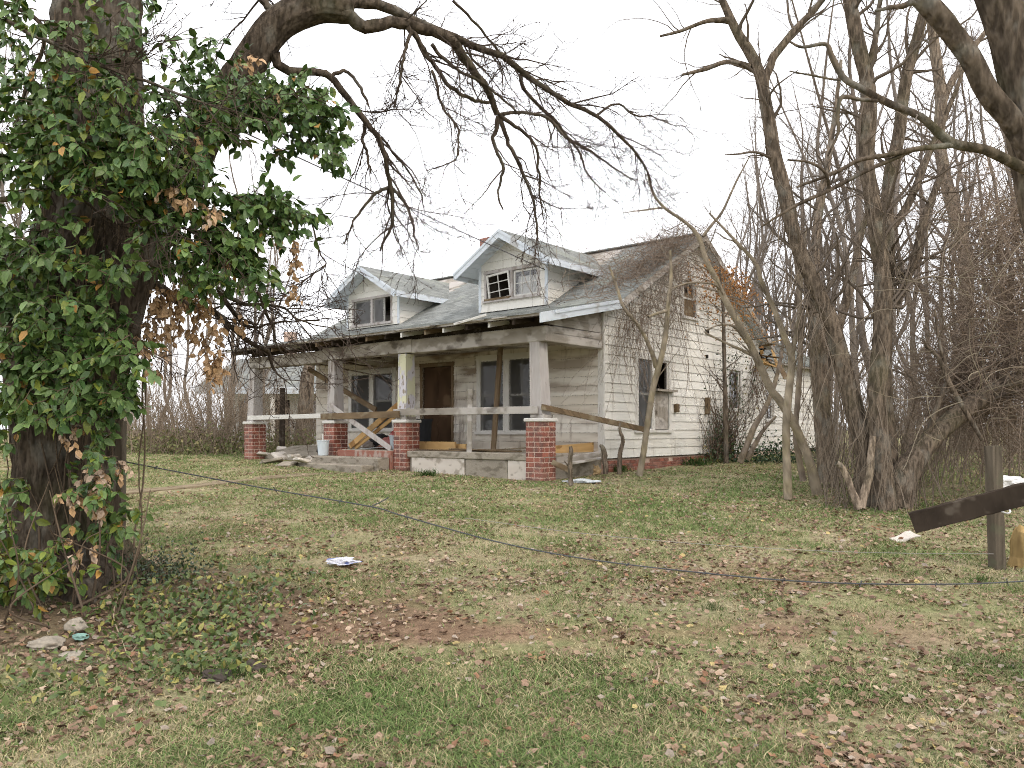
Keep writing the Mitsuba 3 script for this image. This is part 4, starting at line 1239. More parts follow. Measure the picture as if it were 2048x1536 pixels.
def limb_pts(pix, n=22):
    """Traced limb: rows (px, py, depth, radius in photo px) -> centre line and radii in metres."""
    p = np.array([np.append(P(a, b, d), r / F * d) for a, b, d, r in pix])
    s = spline(p, n)
    return s[:, :3], s[:, 3]


def bark_mesh(paths, radii, k=14, amp=0.1, seed=0, n=None):
    """Limbs with a furrowed surface: ridges that run along the limb."""
    v, f, r = pack([(np.array(paths), np.array(radii), k)])
    c = np.repeat(np.array(paths).reshape(-1, 3), k, 0)
    d = v - c
    rel = d / np.maximum(r[:, None], 1e-6)
    q = np.c_[v[:, 0] * 14, v[:, 1] * 14, v[:, 2] * 2.2]
    h = 1 + amp * 2 * (nfbm(q, 3, seed) - 0.5) + 0.10 * (nfbm(v * 2.3, 2, seed + 3) - 0.5)
    return c + d * h[:, None], f, r


def join(*ms):
    vs, fs, cs, n = [], [], [], 0
    for v, f, c in ms:
        vs.append(v)
        fs.append(f + n)
        cs.append(c)
        n += len(v)
    return np.vstack(vs), np.vstack(fs), np.vstack(cs)


def tree(name, label, limbs, levels, seed, thick=GREY, thin=TWIG, group=None, k=12, n=22, tone=(1.0, 0.35), mat='trunk_mat', r0=0.08, cat_='tree'):
    """limbs: traced limbs; levels: dicts for grow(), each growing on the one before (and on the limbs if on=all)."""
    rng = np.random.default_rng(seed)
    key = thing(name, label, cat_, group)
    ps, rs = zip(*[limb_pts(l, n) for l in limbs])
    ps, rs = np.array(ps), np.array(rs) * (0.86 if mat == 'bark' else 1.0)
    for i in range(len(ps)):           # a little crooked
        ps[i] += (0.35 * rs[i])[:, None] * (nfbm(np.c_[np.linspace(0, 4, n) + i * 9, np.zeros(n), np.zeros(n)][:, None, :] + np.array([[0, 0, 0], [0, 5.3, 0], [0, 0, 7.7]]), 2, seed) - 0.5) * 2
    for i in range(len(ps)):
      v, f, r = bark_mesh(ps[i:i + 1], rs[i:i + 1], k, 0.10, seed)
      part = 'limb' if i else 'trunk'
      if mat == 'trunk_mat':
        put(part, (v, f), mat, key, True, uv=np.tile(np.array(tone, float), (len(v), 1)))
      else:
        put(part, (v, f), mat, key, True, color=np.clip(tint(v, r, thick, thin, seed, r0, 0.25) * (0.25 + 1.5 * nfbm(v * [16, 16, 7], 4, seed))[:, None] * np.where((nfbm(v * 4, 3, seed + 5) > 0.56)[:, None], [1.1, 1.1, 1.0], [1, 1, 1.0]), 0.01, 0.6))
    cur, gs, last = (ps, rs), [], None
    for lv in levels:
        lv = dict(lv)
        kk = lv.pop('k', 3)
        c = grow(rng, cur[0], cur[1], **lv)
        gs.append((*c, kk))
        cur = last = c
    v, f, r = pack(gs)
    put('crown', (v, f), 'bark', key, True, kind='stuff', color=tint(v, r, thick, thin, seed, r0))
    return key, ps, rs, gs


# ---- the old ivy grown tree at the left
oak = thing('old_tree', 'huge old tree at the left with ivy grown trunk and limbs arching over the house', 'tree')
D = 6.9
base = onto(128, 1200)


def trunk_surface(pix, k, n, seed, amp, flare=None):
    s = spline(np.array([np.append(P(a, b, d), r / F * d) for a, b, d, r in pix]), n)
    a = np.arange(k) * 2 * np.pi / k
    c, r = s[:, :3], s[:, 3]
    tan = unit(np.gradient(c, axis=0))
    sx = unit(np.cross(tan, [0, 1, 0.0]))
    sy = np.cross(tan, sx)
    u = np.cos(a)[None, :, None] * sx[:, None] + np.sin(a)[None, :, None] * sy[:, None]
    z = c[:, 2][:, None]
    ca, sa, z = np.cos(a)[None] + 0 * z, np.sin(a)[None] + 0 * z, z + 0 * a[None]
    wob = nfbm(np.stack([ca * 1.6, sa * 1.6, z * 0.8], -1), 3, seed) - 0.5
    fur = np.abs(nfbm(np.stack([ca * 13, sa * 13, z * 2.6], -1), 3, seed + 1) - 0.5) * 2
    fin = nfbm(np.stack([ca * 30, sa * 30, z * 14], -1), 2, seed + 2) - 0.5
    rr = r[:, None] * (1 + 0.30 * wob) + amp * (np.minimum(fur * 2.2, 1) - 0.5) + 0.008 * fin
    if flare:
        zz = np.clip((flare - z) / 0.6, 0, 1)
        rr = rr * (1 + zz ** 2 * (0.35 + 0.55 * np.clip(np.cos(a * 5 + 1.0), 0, 1)[None]))
    v = c[:, None] + u * rr[..., None]
    i, j = np.meshgrid(np.arange(n - 1), np.arange(k), indexing='ij')
    p, q = i * k + j, i * k + (j + 1) % k
    f = np.stack([np.stack([p, q, p + k], -1), np.stack([q, q + k, p + k], -1)], 2).reshape(-1, 3)
    col = np.array([0.10, 0.083, 0.066])[None, None] * (0.65 + 0.8 * fin[..., None] + 0.45 * wob[..., None]) + np.array([0.05, 0.055, 0.03])[None, None] * np.clip(wob[..., None] * 3, 0, 1)
    col = col + np.array([0.15, 0.14, 0.125]) * (np.clip(nfbm(v * 3.5, 3, seed + 7) - 0.56, 0, 1) * 3 * np.minimum(fur * 2.2, 1))[..., None]
    return v.reshape(-1, 3), f, np.clip(col.reshape(-1, 3), 0.01, 0.5)


TR = [(128, 1225, D - 0.1, 118), (130, 1100, D, 104), (135, 950, D, 98), (140, 780, D, 100), (150, 640, D, 106), (170, 520, D, 104), (190, 400, D, 84), (196, 250, D, 88), (196, 120, D, 84), (196, -60, D, 78), (190, -260, D, 70)]
tv = trunk_surface(TR, 90, 170, 3, 0.035, float(base[2]) + 0.55)
TR2 = [(225, 720, D + 0.15, 45), (240, 600, D + 0.15, 50), (285, 500, D + 0.2, 46), (338, 400, D + 0.25, 40), (398, 290, D + 0.3, 37), (455, 190, D + 0.35, 35), (505, 118, D + 0.4, 33), (556, 50, D + 0.45, 32), (630, 14, D + 0.55, 31), (700, 18, D + 0.7, 27)]
t2 = trunk_surface(TR2, 48, 120, 5, 0.018)
TR3 = [(90, 800, D - 0.1, 60), (40, 640, D - 0.15, 52), (-20, 500, D - 0.2, 46), (-110, 360, D - 0.3, 40), (-220, 220, D - 0.3, 34)]
t3 = trunk_surface(TR3, 44, 70, 6, 0.018)
v, f, c = join(tv, t2, t3)
put('trunk', (v, f), 'trunk_mat', oak, True, uv=np.tile([0.42, 0.28], (len(v), 1)))

Z = lambda x, y: (450 + x * 0.4883, y * 0.4883)  # noqa: E731


def zl(pts, d0, d1):
    n = len(pts)
    return [(*Z(x, y), d0 + (d1 - d0) * i / (n - 1), r) for i, (x, y, r) in enumerate(pts)]


LB = [
    zl([(480, 45, 17), (560, 90, 16), (640, 108, 15), (720, 100, 14), (800, 115, 14), (880, 145, 13), (940, 190, 12), (990, 250, 11), (1050, 330, 9), (1090, 400, 8), (1120, 470, 7)], D + .6, D + 1.6),
    zl([(480, 20, 14), (560, 5, 13), (640, 25, 12), (720, 55, 12), (800, 95, 10), (880, 130, 10), (950, 160, 9), (1060, 205, 8), (1150, 250, 8), (1230, 310, 7), (1330, 375, 6), (1420, 425, 5.5), (1530, 480, 4.5), (1610, 550, 4), (1680, 620, 3.2), (1730, 700, 2.4), (1745, 770, 1.6)], D + .6, D + 2.6),
    zl([(190, 215, 13), (230, 275, 12), (300, 292, 10), (380, 297, 9.5), (440, 325, 9), (500, 385, 8.5), (545, 450, 8), (590, 510, 7), (640, 580, 6.5), (660, 660, 6), (680, 750, 5.5), (688, 830, 5), (682, 920, 4), (650, 985, 3), (635, 1030, 2.2)], D + .4, D + 1.3),
    zl([(1120, 480, 6), (1105, 560, 5), (1110, 620, 4.5), (1140, 680, 4), (1130, 740, 3.2), (1120, 800, 2.6), (1135, 860, 1.8)], D + 1.6, D + 1.8),
    zl([(1120, 480, 6), (1150, 560, 5), (1190, 640, 4.5), (1225, 720, 4), (1255, 790, 3.5), (1275, 880, 3), (1280, 990, 2)], D + 1.6, D + 2.0),
    zl([(1130, 485, 5), (1210, 530, 4), (1270, 600, 3.5), (1285, 700, 3), (1290, 790, 2.4), (1305, 900, 1.5)], D + 1.6, D + 2.0),
    zl([(1120, 470, 5), (1180, 462, 4), (1260, 465, 3.8), (1330, 490, 3.6), (1390, 555, 3.2), (1450, 620, 2.8), (1490, 720, 2.2), (1560, 790, 1.5)], D + 1.6, D + 2.2),
    zl([(745, 110, 7), (790, 170, 6.5), (830, 240, 6), (880, 300, 5.5), (930, 360, 5), (1000, 405, 4.5), (1080, 420, 4)], D + .9, D + 1.5),
    zl([(760, 130, 5), (735, 210, 4), (725, 290, 3.6), (710, 360, 3), (690, 440, 2)], D + .9, D + .9),
    zl([(1210, 300, 5), (1225, 370, 4.6), (1290, 440, 4.2), (1345, 490, 4), (1410, 570, 3.4), (1500, 620, 2.8), (1580, 680, 2.2), (1680, 740, 1.5)], D + 2.0, D + 2.6),
    zl([(430, 310, 5), (490, 292, 4.5), (530, 320, 4), (570, 390, 3.5), (590, 440, 2.2)], D + .7, D + .8),
    zl([(575, 495, 5), (565, 570, 4), (580, 630, 3.4), (600, 710, 2)], D + .9, D + .9),
    zl([(685, 760, 4.5), (610, 800, 4), (560, 855, 3.4), (520, 920, 2.6), (490, 1000, 1.6)], D + 1.1, D + 1.0),
    zl([(690, 770, 4.5), (735, 830, 3.8), (765, 900, 3.2), (775, 960, 2.4), (795, 1020, 1.6)], D + 1.1, D + 1.2),
    zl([(850, 180, 5), (885, 235, 4.5), (950, 280, 4), (1040, 330, 3.5), (1130, 400, 2.8), (1210, 470, 2)], D + 1.0, D + 1.4),
    zl([(850, 290, 4), (880, 400, 3.4), (905, 460, 3), (955, 520, 2.6), (955, 600, 2.2), (935, 660, 1.8), (820, 700, 1.0)], D + 1.1, D + 1.2),
    zl([(930, 0, 3.6), (1010, 80, 3.2), (1090, 170, 2.8), (1160, 250, 2.4), (1250, 300, 1.8), (1400, 370, 1.2)], D + 1.5, D + 2.2),
    zl([(1520, 475, 3.2), (1600, 425, 2.6), (1680, 470, 2.2), (1760, 480, 1.8), (1850, 520, 1.0)], D + 2.4, D + 2.6),
    zl([(640, 560, 3), (700, 640, 2.6), (750, 700, 2.2), (800, 790, 1.8), (820, 880, 1.0)], D + 1.0, D + 1.1),
    # the limb below, reaching right past the leaves to the porch roof
    [(215, 560, D, 16), (300, 566, D + .2, 13), (350, 600, D + .3, 11), (420, 622, D + .4, 8), (465, 655, D + .5, 7), (510, 690, D + .6, 5.5), (535, 700, D + .65, 5), (545, 735, D + .7, 3.5), (560, 752, D + .7, 2), (582, 770, D + .7, 1)],
    [(433, 575, D + .5, 7), (455, 605, D + .5, 6.5), (478, 635, D + .5, 5.5), (490, 650, D + .5, 4.5), (512, 656, D + .55, 3.2), (560, 645, D + .6, 2.2), (640, 640, D + .7, 1.3)],
    [(440, 580, D + .3, 6), (480, 605, D + .4, 5), (520, 610, D + .5, 4), (560, 612, D + .55, 3), (600, 640, D + .6, 2), (680, 660, D + .8, 1)],
    [(515, 585, D + .4, 5), (530, 620, D + .45, 4), (545, 655, D + .5, 3), (560, 700, D + .5, 2), (590, 715, D + .5, 1)],
    [(622, 440, D + .6, 2.2), (640, 505, D + .7, 2), (650, 530, D + .7, 2), (610, 560, D + .65, 1.6), (560, 600, D + .6, 1.2)],
    [(0, 35, D - .8, 5), (120, 95, D - .9, 5), (250, 150, D - 1.0, 4), (380, 195, D - 1.0, 3), (470, 232, D - 1.0, 1.6)],
    [(0, 400, D - .6, 7), (110, 375, D - .7, 6), (240, 395, D - .75, 5), (330, 440, D - .8, 3), (400, 470, D - .8, 1.4)],
    [(60, 630, D - .6, 4), (90, 580, D - .65, 4), (165, 575, D - .7, 3.5), (230, 640, D - .7, 2.5), (265, 690, D - .7, 1.2)],
    [(-20, -10, D + .5, 6), (90, 60, D + .4, 5), (50, 180, D + .3, 4), (20, 300, D + .3, 2)],
    [(560, 45, D + .4, 12), (520, -5, D + .4, 9), (470, -60, D + .4, 7)],
]
rng = np.random.default_rng(77)
ps, rs = zip(*[limb_pts(l, 24) for l in LB])
ps, rs = np.array(ps), np.array(rs) * 0.82
for i in range(len(ps)):
    ps[i] += (0.8 * rs[i] + 0.006)[:, None] * (nfbm((np.linspace(0, 9, 24) + i * 9)[:, None, None] + np.array([[0, 0, 0], [0, 5.3, 0], [0, 0, 7.7]])[None], 2, 4) - 0.5) * 2.4
for i in range(len(ps)):
    v, f, r = bark_mesh(ps[i:i + 1], rs[i:i + 1], 9, 0.10, 9)
    put('limb', (v, f), 'trunk_mat', oak, True, uv=np.tile([0.48, 0.3], (len(v), 1)))
g1 = grow(rng, ps, np.minimum(rs, 0.022), 7.0, 1.0, 42, n=8, wander=0.17, trop=(0.03, 0, -0.05), rfac=0.5, rmin=0.0050, start=0.22, shorten=0.3)
g2 = grow(rng, *g1, 7.5, 0.40, 45, n=6, wander=0.22, trop=(0.03, 0, -0.02), rfac=0.6, rmin=0.0042, start=0.15)
g3 = grow(rng, *g2, 7.5, 0.17, 50, n=4, wander=0.25, trop=(0, 0, 0.03), rfac=0.7, rmin=0.0036, start=0.1)
g4 = grow(rng, ps, np.minimum(rs, 0.012), 5.0, 0.16, 60, n=5, wander=0.25, trop=(0, 0, 0.06), rfac=0.5, rmin=0.0034, start=0.2)
v, f, r = pack([(*g1, 4), (*g2, 3), (*g3, 3), (*g4, 3)])
put('twigs', (v, f), 'bark', oak, True, kind='stuff', color=tint(v, r, (0.09, 0.078, 0.066), (0.085, 0.062, 0.052), 9, 0.04))
# buds at the tips
tips = np.vstack([g3[0][:, -1], g2[0][:, -1], g4[0][:, -1]])
dirs = unit(np.vstack([g3[0][:, -1] - g3[0][:, -2], g2[0][:, -1] - g2[0][:, -2], g4[0][:, -1] - g4[0][:, -2]]))
pick = rng.random(len(tips)) < 0.6
X, Y, Zx = frames(rng, dirs[pick])
octv = np.array([[-.3, 0, 0], [1, 0, 0], [.3, .3, 0], [.3, -.3, 0], [.3, 0, .3], [.3, 0, -.3]])
octf = np.array([[0, 2, 4], [0, 4, 3], [0, 3, 5], [0, 5, 2], [1, 4, 2], [1, 3, 4], [1, 5, 3], [1, 2, 5]])
v, f, c = scatter(octv, octf, tips[pick], X, Y, Zx, rng.uniform(0.011, 0.02, pick.sum()), np.tile([0.07, 0.052, 0.045], (pick.sum(), 1)))
put('buds', (v, f), 'litter', oak, True, kind='stuff', color=c)

# ---- ivy: sprigs of leaves from the trunk and along the side shoots
LEAF_V = np.array([[0, 0, 0], [0.28, 0.26, 0.05], [0.30, 0, -0.01], [0.28, -0.26, 0.05], [0.66, 0.22, 0.02], [0.68, 0, -0.04], [0.66, -0.22, 0.02], [1.0, 0, -0.10]])
LEAF_F = np.array([[0, 2, 1], [0, 3, 2], [1, 2, 5], [1, 5, 4], [2, 3, 6], [2, 6, 5], [4, 5, 7], [5, 6, 7]])
LEAF_C = np.array([0.8, 1.0, 0.85, 1.0, 1.05, 0.9, 1.05, 1.1])


def sprigs(rng, centers, n_leaf, length, out_dir, leaf, droop=0.10):
    """Short shoots from the centres with leaves set along them: returns shoots and leaf frames."""
    N = len(centers)
    d = unit(out_dir + 0.7 * rng.normal(size=(N, 3)))
    n = 7
    path = np.zeros((N, n, 3))
    path[:, 0] = centers
    for k in range(1, n):
        d = unit(d + 0.2 * rng.normal(size=(N, 3)) + [0, 0, -droop])
        path[:, k] = path[:, k - 1] + d * (length / (n - 1)) * rng.uniform(0.6, 1.2, (N, 1))
    rad = np.tile(np.linspace(0.0045, 0.0015, n), (N, 1))
    t = rng.uniform(0.1, 1, (N, n_leaf)) * (n - 1)
    i = np.minimum(t.astype(int), n - 2)
    w = (t - i)[..., None]
    rows = np.arange(N)[:, None]
    pos = (path[rows, i] * (1 - w) + path[rows, i + 1] * w).reshape(-1, 3)
    tan = np.repeat(d, n_leaf, 0)
    ax = unit(tan * 0.5 + rng.normal(size=pos.shape) * 0.7 + [0, -0.25, -0.75])
    nor = unit(rng.normal(size=pos.shape) * 0.55 + [0, -0.55, 0.75])
    Yv = unit(np.cross(nor, ax))
    Zv = np.cross(ax, Yv)
    return (path, rad), pos, ax, Yv, Zv


IVY = [  # px, py, rx, ry, depth, number of sprigs, yellowness
    (30, 90, 60, 110, D - .6, 16, .25), (175, 100, 90, 90, D - .85, 17, .3), (290, 60, 45, 60, D - .8, 7, .3), (60, 240, 90, 70, D - .8, 36, .25), (200, 260, 120, 90, D - .95, 52, .3),
    (110, 360, 110, 70, D - .85, 36, .35), (250, 340, 110, 70, D - .95, 50, .2), (340, 330, 80, 60, D - .8, 34, .2), (400, 240, 90, 60, D - .35, 38, .15), (480, 225, 80, 45, D - .2, 36, .08),
    (560, 210, 70, 45, D - .1, 32, .06), (615, 255, 40, 50, D - .05, 24, .04), (640, 305, 28, 35, D - .05, 10, .04), (400, 150, 60, 40, D - .2, 12, .1), (545, 300, 30, 30, D - .1, 6, .04),
    (430, 425, 60, 35, D - .5, 20, .1), (510, 425, 60, 35, D - .4, 24, .05), (570, 455, 40, 30, D - .35, 12, .05), (450, 490, 80, 40, D - .5, 30, .15), (380, 540, 90, 40, D - .6, 30, .12),
    (490, 560, 50, 28, D - .5, 14, .1), (330, 440, 70, 60, D - .7, 30, .25), (60, 560, 80, 80, D - .7, 34, .1), (200, 570, 70, 60, D - .9, 18, .1), (30, 700, 60, 90, D - .75, 36, .2),
    (150, 690, 80, 80, D - .9, 46, .12), (240, 740, 45, 80, D - .8, 30, .06), (110, 800, 90, 50, D - .85, 30, .3), (215, 830, 40, 50, D - .75, 16, .2), (20, 850, 40, 60, D - .7, 10, .4),
    (215, 950, 30, 70, D - .7, 12, .4), (30, 1000, 40, 80, D - .8, 8, .6), (30, 1150, 60, 50, D - .9, 24, .75), (110, 1150, 60, 50, D - .95, 10, .7), (225, 1060, 30, 60, D - .65, 9, .4), (170, 1030, 40, 60, D - .8, 4, .5), (130, 490, 90, 40, D - .8, 14, .2),
]
ivy = thing('ivy', 'evergreen ivy with broad glossy leaves climbing the old tree', 'ivy')
gs, LP, LX, LY, LZ, LC, LS = [], [], [], [], [], [], []
rng = np.random.default_rng(5)
for px, py, rx, ry, d, n, yel in IVY:
    n = int(n * 1.7)
    a, q = rng.uniform(0, 2 * np.pi, n), np.sqrt(rng.random(n))
    dd = d + rng.normal(0, 0.16, n)
    cx, cy = px + np.cos(a) * q * rx, py + np.sin(a) * q * ry - 12
    c = np.stack([(cx - 1024) / F * dd, dd, EYE + (HZ - cy) / F * dd], 1)
    od = np.tile(np.array([(px - 180) / 330.0, -0.7, 0.05]), (n, 1))
    g, pos, ax, Yv, Zv = sprigs(rng, c, 9, 0.26, od, 0.08)
    gs.append((*g, 3))
    m = len(pos)
    t = rng.random((m, 1))
    green = np.array([0.034, 0.080, 0.017]) * (1 - t) + np.array([0.125, 0.195, 0.058]) * t
    yl = np.array([0.15, 0.19, 0.03]) * rng.uniform(0.6, 1.2, (m, 1))
    ye = rng.random((m, 1)) < yel * 0.55
    orange = rng.random((m, 1)) < 0.012 + 0.02 * yel
    col = np.where(orange, np.array([[0.36, 0.2, 0.05]]), np.where(ye, yl, green))
    LP.append(pos), LX.append(ax), LY.append(Yv), LZ.append(Zv), LC.append(col), LS.append(rng.uniform(0.058, 0.116, m))
LP, LX, LY, LZ, LC, LS = map(np.concatenate, (LP, LX, LY, LZ, LC, LS))
# climbing stems on the trunk
stems = []
for k in range(26):
    x0 = rng.uniform(10, 260)
    y0, y1 = 1190, rng.uniform(-50, 700)
    ys = np.linspace(y0, y1, 9)
    xs = x0 + np.cumsum(rng.normal(0, 16, 9)) + (130 - x0) * 0.15 * np.linspace(0, 1, 9)
    dd = D - 0.5 + 0.25 * np.abs((xs - 140) / 130) + rng.normal(0, 0.03, 9)
    stems.append(spline(np.stack([(xs - 1024) / F * dd, dd, EYE + (HZ - ys) / F * dd], 1), 20))
for k in range(18):     # loose runners hanging about the trunk's foot
    q = onto(rng.uniform(0, 260), rng.uniform(1175, 1260))
    e = q + np.array([rng.normal(0, 0.25), -0.1 + rng.normal(0, 0.15), rng.uniform(0.3, 1.1)])
    mm = (q + e) / 2 + rng.normal(0, 0.12, 3)
    stems.append(spline(np.array([q, mm, e]), 20))
gs.append((np.array(stems), np.tile(np.linspace(0.010, 0.0035, 20), (len(stems), 1)) * rng.uniform(0.5, 1.3, (len(stems), 1)), 5))
v, f, r = pack(gs)
put('stems', (v, f), 'bark', ivy, True, kind='stuff', color=tint(v, r, (0.13, 0.10, 0.075), (0.12, 0.09, 0.06), 2, 0.012))


def leaf_parts(parent, name, stuff_name, mat, pos, X, Y, Zv, size, col, near, tv, tf, tc, nvar=10, rng=None):
    """The 300 leaves nearest the viewer as parts, the others as one part of kind stuff."""
    order = np.argsort(near)
    big, rest = order[:300], order[300:]
    for k in range(nvar):
        ids = big[k::nvar]
        c = np.clip(col[ids].mean(0)[None] * tc[:, None], 0.003, 0.9)
        # each variant takes the tone of one of its leaves
        c = np.clip(col[ids[0]][None] * tc[:, None], 0.003, 0.9)
        shape = ply((tv, tf), mat, True, color=c)
        for i in ids:
            M = np.eye(4)
            M[:3, 0], M[:3, 1], M[:3, 2], M[:3, 3] = X[i] * size[i], Y[i] * size[i], Zv[i] * size[i], pos[i]
            again(name, shape, T(M), parent)
    v, f, c = scatter(tv, tf, pos[rest], X[rest], Y[rest], Zv[rest], size[rest], col[rest], tc)
    put(stuff_name, (v, f), mat, parent, True, kind='stuff', color=c)


leaf_parts(ivy, 'leaf', 'foliage', 'foliage', LP, LX, LY, LZ, LS, LC, LP[:, 1] + (LC[:, 0] > 0.1) * 0.3, LEAF_V, LEAF_F, LEAF_C)

# ---- dry tan leaves hanging about the tree
DRY_V = np.array([[0, 0, 0], [0.3, 0.22, 0.10], [0.32, 0, -0.02], [0.3, -0.24, 0.06], [0.62, 0.30, -0.06], [0.66, 0, 0.05], [0.62, -0.20, 0.14], [1.0, 0.05, -0.18]])
DRY = [(360, 590, 60, 35, D - .3, 26), (320, 640, 45, 40, D - .3, 22), (400, 640, 50, 45, D - .25, 18), (300, 690, 40, 30, D - .35, 8), (425, 700, 22, 45, D - .2, 13), (432, 740, 16, 32, D - .2, 8), (350, 395, 28, 26, D - .95, 9), (425, 425, 20, 20, D - .9, 5), (400, 300, 24, 20, D - .5, 6),
       (588, 510, 12, 26, D, 5), (590, 570, 12, 24, D, 5), (565, 480, 20, 10, D, 4), (490, 480, 20, 18, D - .5, 4), (455, 525, 14, 18, D - .5, 3), (490, 125, 26, 12, D - .1, 5), (545, 180, 30, 20, D - .1, 4), (430, 215, 24, 16, D - .4, 3), (140, 870, 16, 16, D - .9, 4), (205, 960, 24, 26, D - .8, 12), (235, 930, 16, 12, D - .7, 4),
       (150, 995, 26, 8, D - .9, 5), (205, 1010, 22, 14, D - .8, 6), (130, 1082, 8, 10, D - .9, 2), (160, 1100, 10, 8, D - .9, 2), (185, 1098, 6, 7, D - .85, 1), (160, 1125, 7, 8, D - .9, 2), (310, 730, 25, 20, D - .4, 4), (470, 640, 20, 20, D - .1, 3)]
dry = thing('dry_leaf_sprays', 'sprays of curled tan dead leaves hanging below and beside the ivy', 'dead leaves')
rng = np.random.default_rng(15)
dp, dx, dy_, dz_, ds, dc, gs = [], [], [], [], [], [], []
for px, py, rx, ry, d, n in DRY:
    n = max(2, int(n * 1.3))
    a, q = rng.uniform(0, 2 * np.pi, n), np.sqrt(rng.random(n))
    dd = d + rng.normal(0, 0.1, n)
    cx, cy = px + np.cos(a) * q * rx, py + np.sin(a) * q * ry - 8
    c = np.stack([(cx - 1024) / F * dd, dd, EYE + (HZ - cy) / F * dd], 1)
    g, pos, ax, Yv, Zv = sprigs(rng, c, 5, 0.13, np.tile([0.1, -0.2, -0.6], (n, 1)), 0.06, 0.3)
    gs.append((*g, 3))
    m = len(pos)
    t = rng.random((m, 1))
    low = py > 850
    col = (np.array([0.52, 0.40, 0.29]) if low else np.array([0.42, 0.27, 0.145])) * (1 - t) + (np.array([0.62, 0.47, 0.36]) if low else np.array([0.60, 0.41, 0.25])) * t
    dp.append(pos), dx.append(ax), dy_.append(Yv), dz_.append(Zv), dc.append(col * rng.uniform(0.75, 1.1, (m, 1))), ds.append(rng.uniform(0.045, 0.085, m))
dp, dx, dy_, dz_, ds, dc = map(np.concatenate, (dp, dx, dy_, dz_, ds, dc))
v, f, r = pack(gs)
put('stems', (v, f), 'bark', dry, True, kind='stuff', color=tint(v, r, (0.15, 0.1, 0.07), (0.14, 0.1, 0.07), 2, 0.012))
leaf_parts(dry, 'leaf', 'foliage', 'litter', dp, dx, dy_, dz_, ds, dc, dp[:, 1], DRY_V, LEAF_F, LEAF_C, 8)

# ---- the clump of trees at the right
cl = dict(tone=(0.85, 0.35), thick=(0.150, 0.128, 0.105), thin=(0.155, 0.122, 0.098))
B1 = dict(density=3.2, length=1.9, angle=48, n=9, wander=0.2, trop=(0, 0, 0.05), rfac=0.4, rmin=0.0045, rmax=0.03, start=0.3, k=4)
B2 = dict(density=3.0, length=0.8, angle=48, n=7, wander=0.22, trop=(0, 0, 0.03), rfac=0.55, rmin=0.0035, start=0.15, k=3)
B3 = dict(density=3.0, length=0.36, angle=50, n=5, wander=0.25, trop=(0, 0, 0.02), rfac=0.6, rmin=0.0028, start=0.1, k=3)
E = 12.0
A_ = [(1738, 1015, E, 27.2), (1731, 911, E, 20.8), (1719, 865, E, 19.2), (1700, 794, E, 17.6), (1684, 724, E, 16.8), (1665, 655, E, 16.0), (1640, 595, E, 15.2), (1611, 527, E, 14.4), (1590, 469, E, 13.6), (1574, 402, E, 13.6), (1562, 352, E, 13.6), (1547, 305, E, 13.6), (1539, 254, E, 12.8), (1527, 195, E, 12.0), (1523, 164, E, 11.2), (1504, 113, E, 10.4), (1480, 74, E, 9.6), (1461, 35, E, 8.0), (1441, -10, E, 6.4), (1400, -90, E, 4.8)]
A2 = [(1529, 195, E, 11), (1531, 160, E, 9), (1542, 135, E, 8), (1551, 110, E, 8), (1590, 59, E, 7), (1637, 8, E, 6), (1680, -50, E, 4)]
A3 = [(1500, 132, E, 6), (1475, 126, E, 5), (1445, 125, E, 4.5), (1406, 140, E, 4), (1363, 150, E, 2.5)]
A4 = [(1461, 43, E, 7), (1435, 40, E, 5), (1410, 43, E, 4), (1360, 62, E, 3.2), (1320, 72, E, 2)]
tree('clump_tree', 'crooked dark tree leaning left out of the right hand clump', [A_, A2, A3, A4], [B1, B2, B3], 101, k=16, n=40, **cl)
E2 = 11.7
B_ = [(1764, 1018, E2, 25.2), (1758, 911, E2, 20.0), (1752, 840, E2, 17.8), (1751, 779, E2, 17.8), (1758, 716, E2, 17.8), (1762, 640, E2, 17.0), (1764, 560, E2, 16.3), (1754, 469, E2, 15.5), (1743, 390, E2, 14.8), (1733, 332, E2, 14.8), (1735, 250, E2, 14.8), (1736, 219, E2, 14.8), (1733, 156, E2, 14.1), (1721, 109, E2, 14.1), (1711, 59, E2, 13.3), (1699, 0, E2, 12.6), (1680, -110, E2, 9.6)]
Bf = [(1733, 170, E2, 7), (1746, 100, E2, 6), (1756, 40, E2, 5), (1765, -30, E2, 4)]
tree('clump_tree', 'tallest straight trunk in the middle of the right hand clump', [B_, Bf], [B1, B2, B3], 102, k=16, n=40, **cl)
E3 = 12.3
C_ = [(1772, 1012, E3, 24.0), (1772, 900, E3, 18.4), (1768, 800, E3, 16.0), (1768, 700, E3, 14.4), (1770, 600, E3, 13.6), (1777, 508, E3, 12.8), (1775, 410, E3, 12.0), (1783, 332, E3, 12.0), (1797, 273, E3, 12.0), (1805, 195, E3, 11.2), (1816, 137, E3, 11.2), (1836, 70, E3, 10.4), (1848, 20, E3, 9.6), (1868, -60, E3, 8.0)]
C2 = [(1775, 470, E3, 9), (1810, 420, E3, 8), (1850, 330, E3, 7), (1880, 260, E3, 6), (1905, 200, E3, 4.5), (1930, 130, E3, 3)]
C3 = [(1790, 610, E3, 8), (1830, 520, E3, 8), (1850, 430, E3, 7), (1870, 380, E3, 6), (1893, 330, E3, 4)]
tree('clump_tree', 'second trunk of the clump bending right behind the tallest one', [C_, C2, C3], [B1, B2, B3], 103, k=14, n=40, **cl)
L_ = [(1790, 1016, E, 32.8), (1806, 960, E, 27.9), (1835, 908, E, 22.1), (1862, 876, E, 19.7), (1919, 830, E + .1, 18.0), (1977, 790, E + .2, 17.2), (2048, 745, E + .3, 15.6), (2140, 690, E + .4, 13.1)]
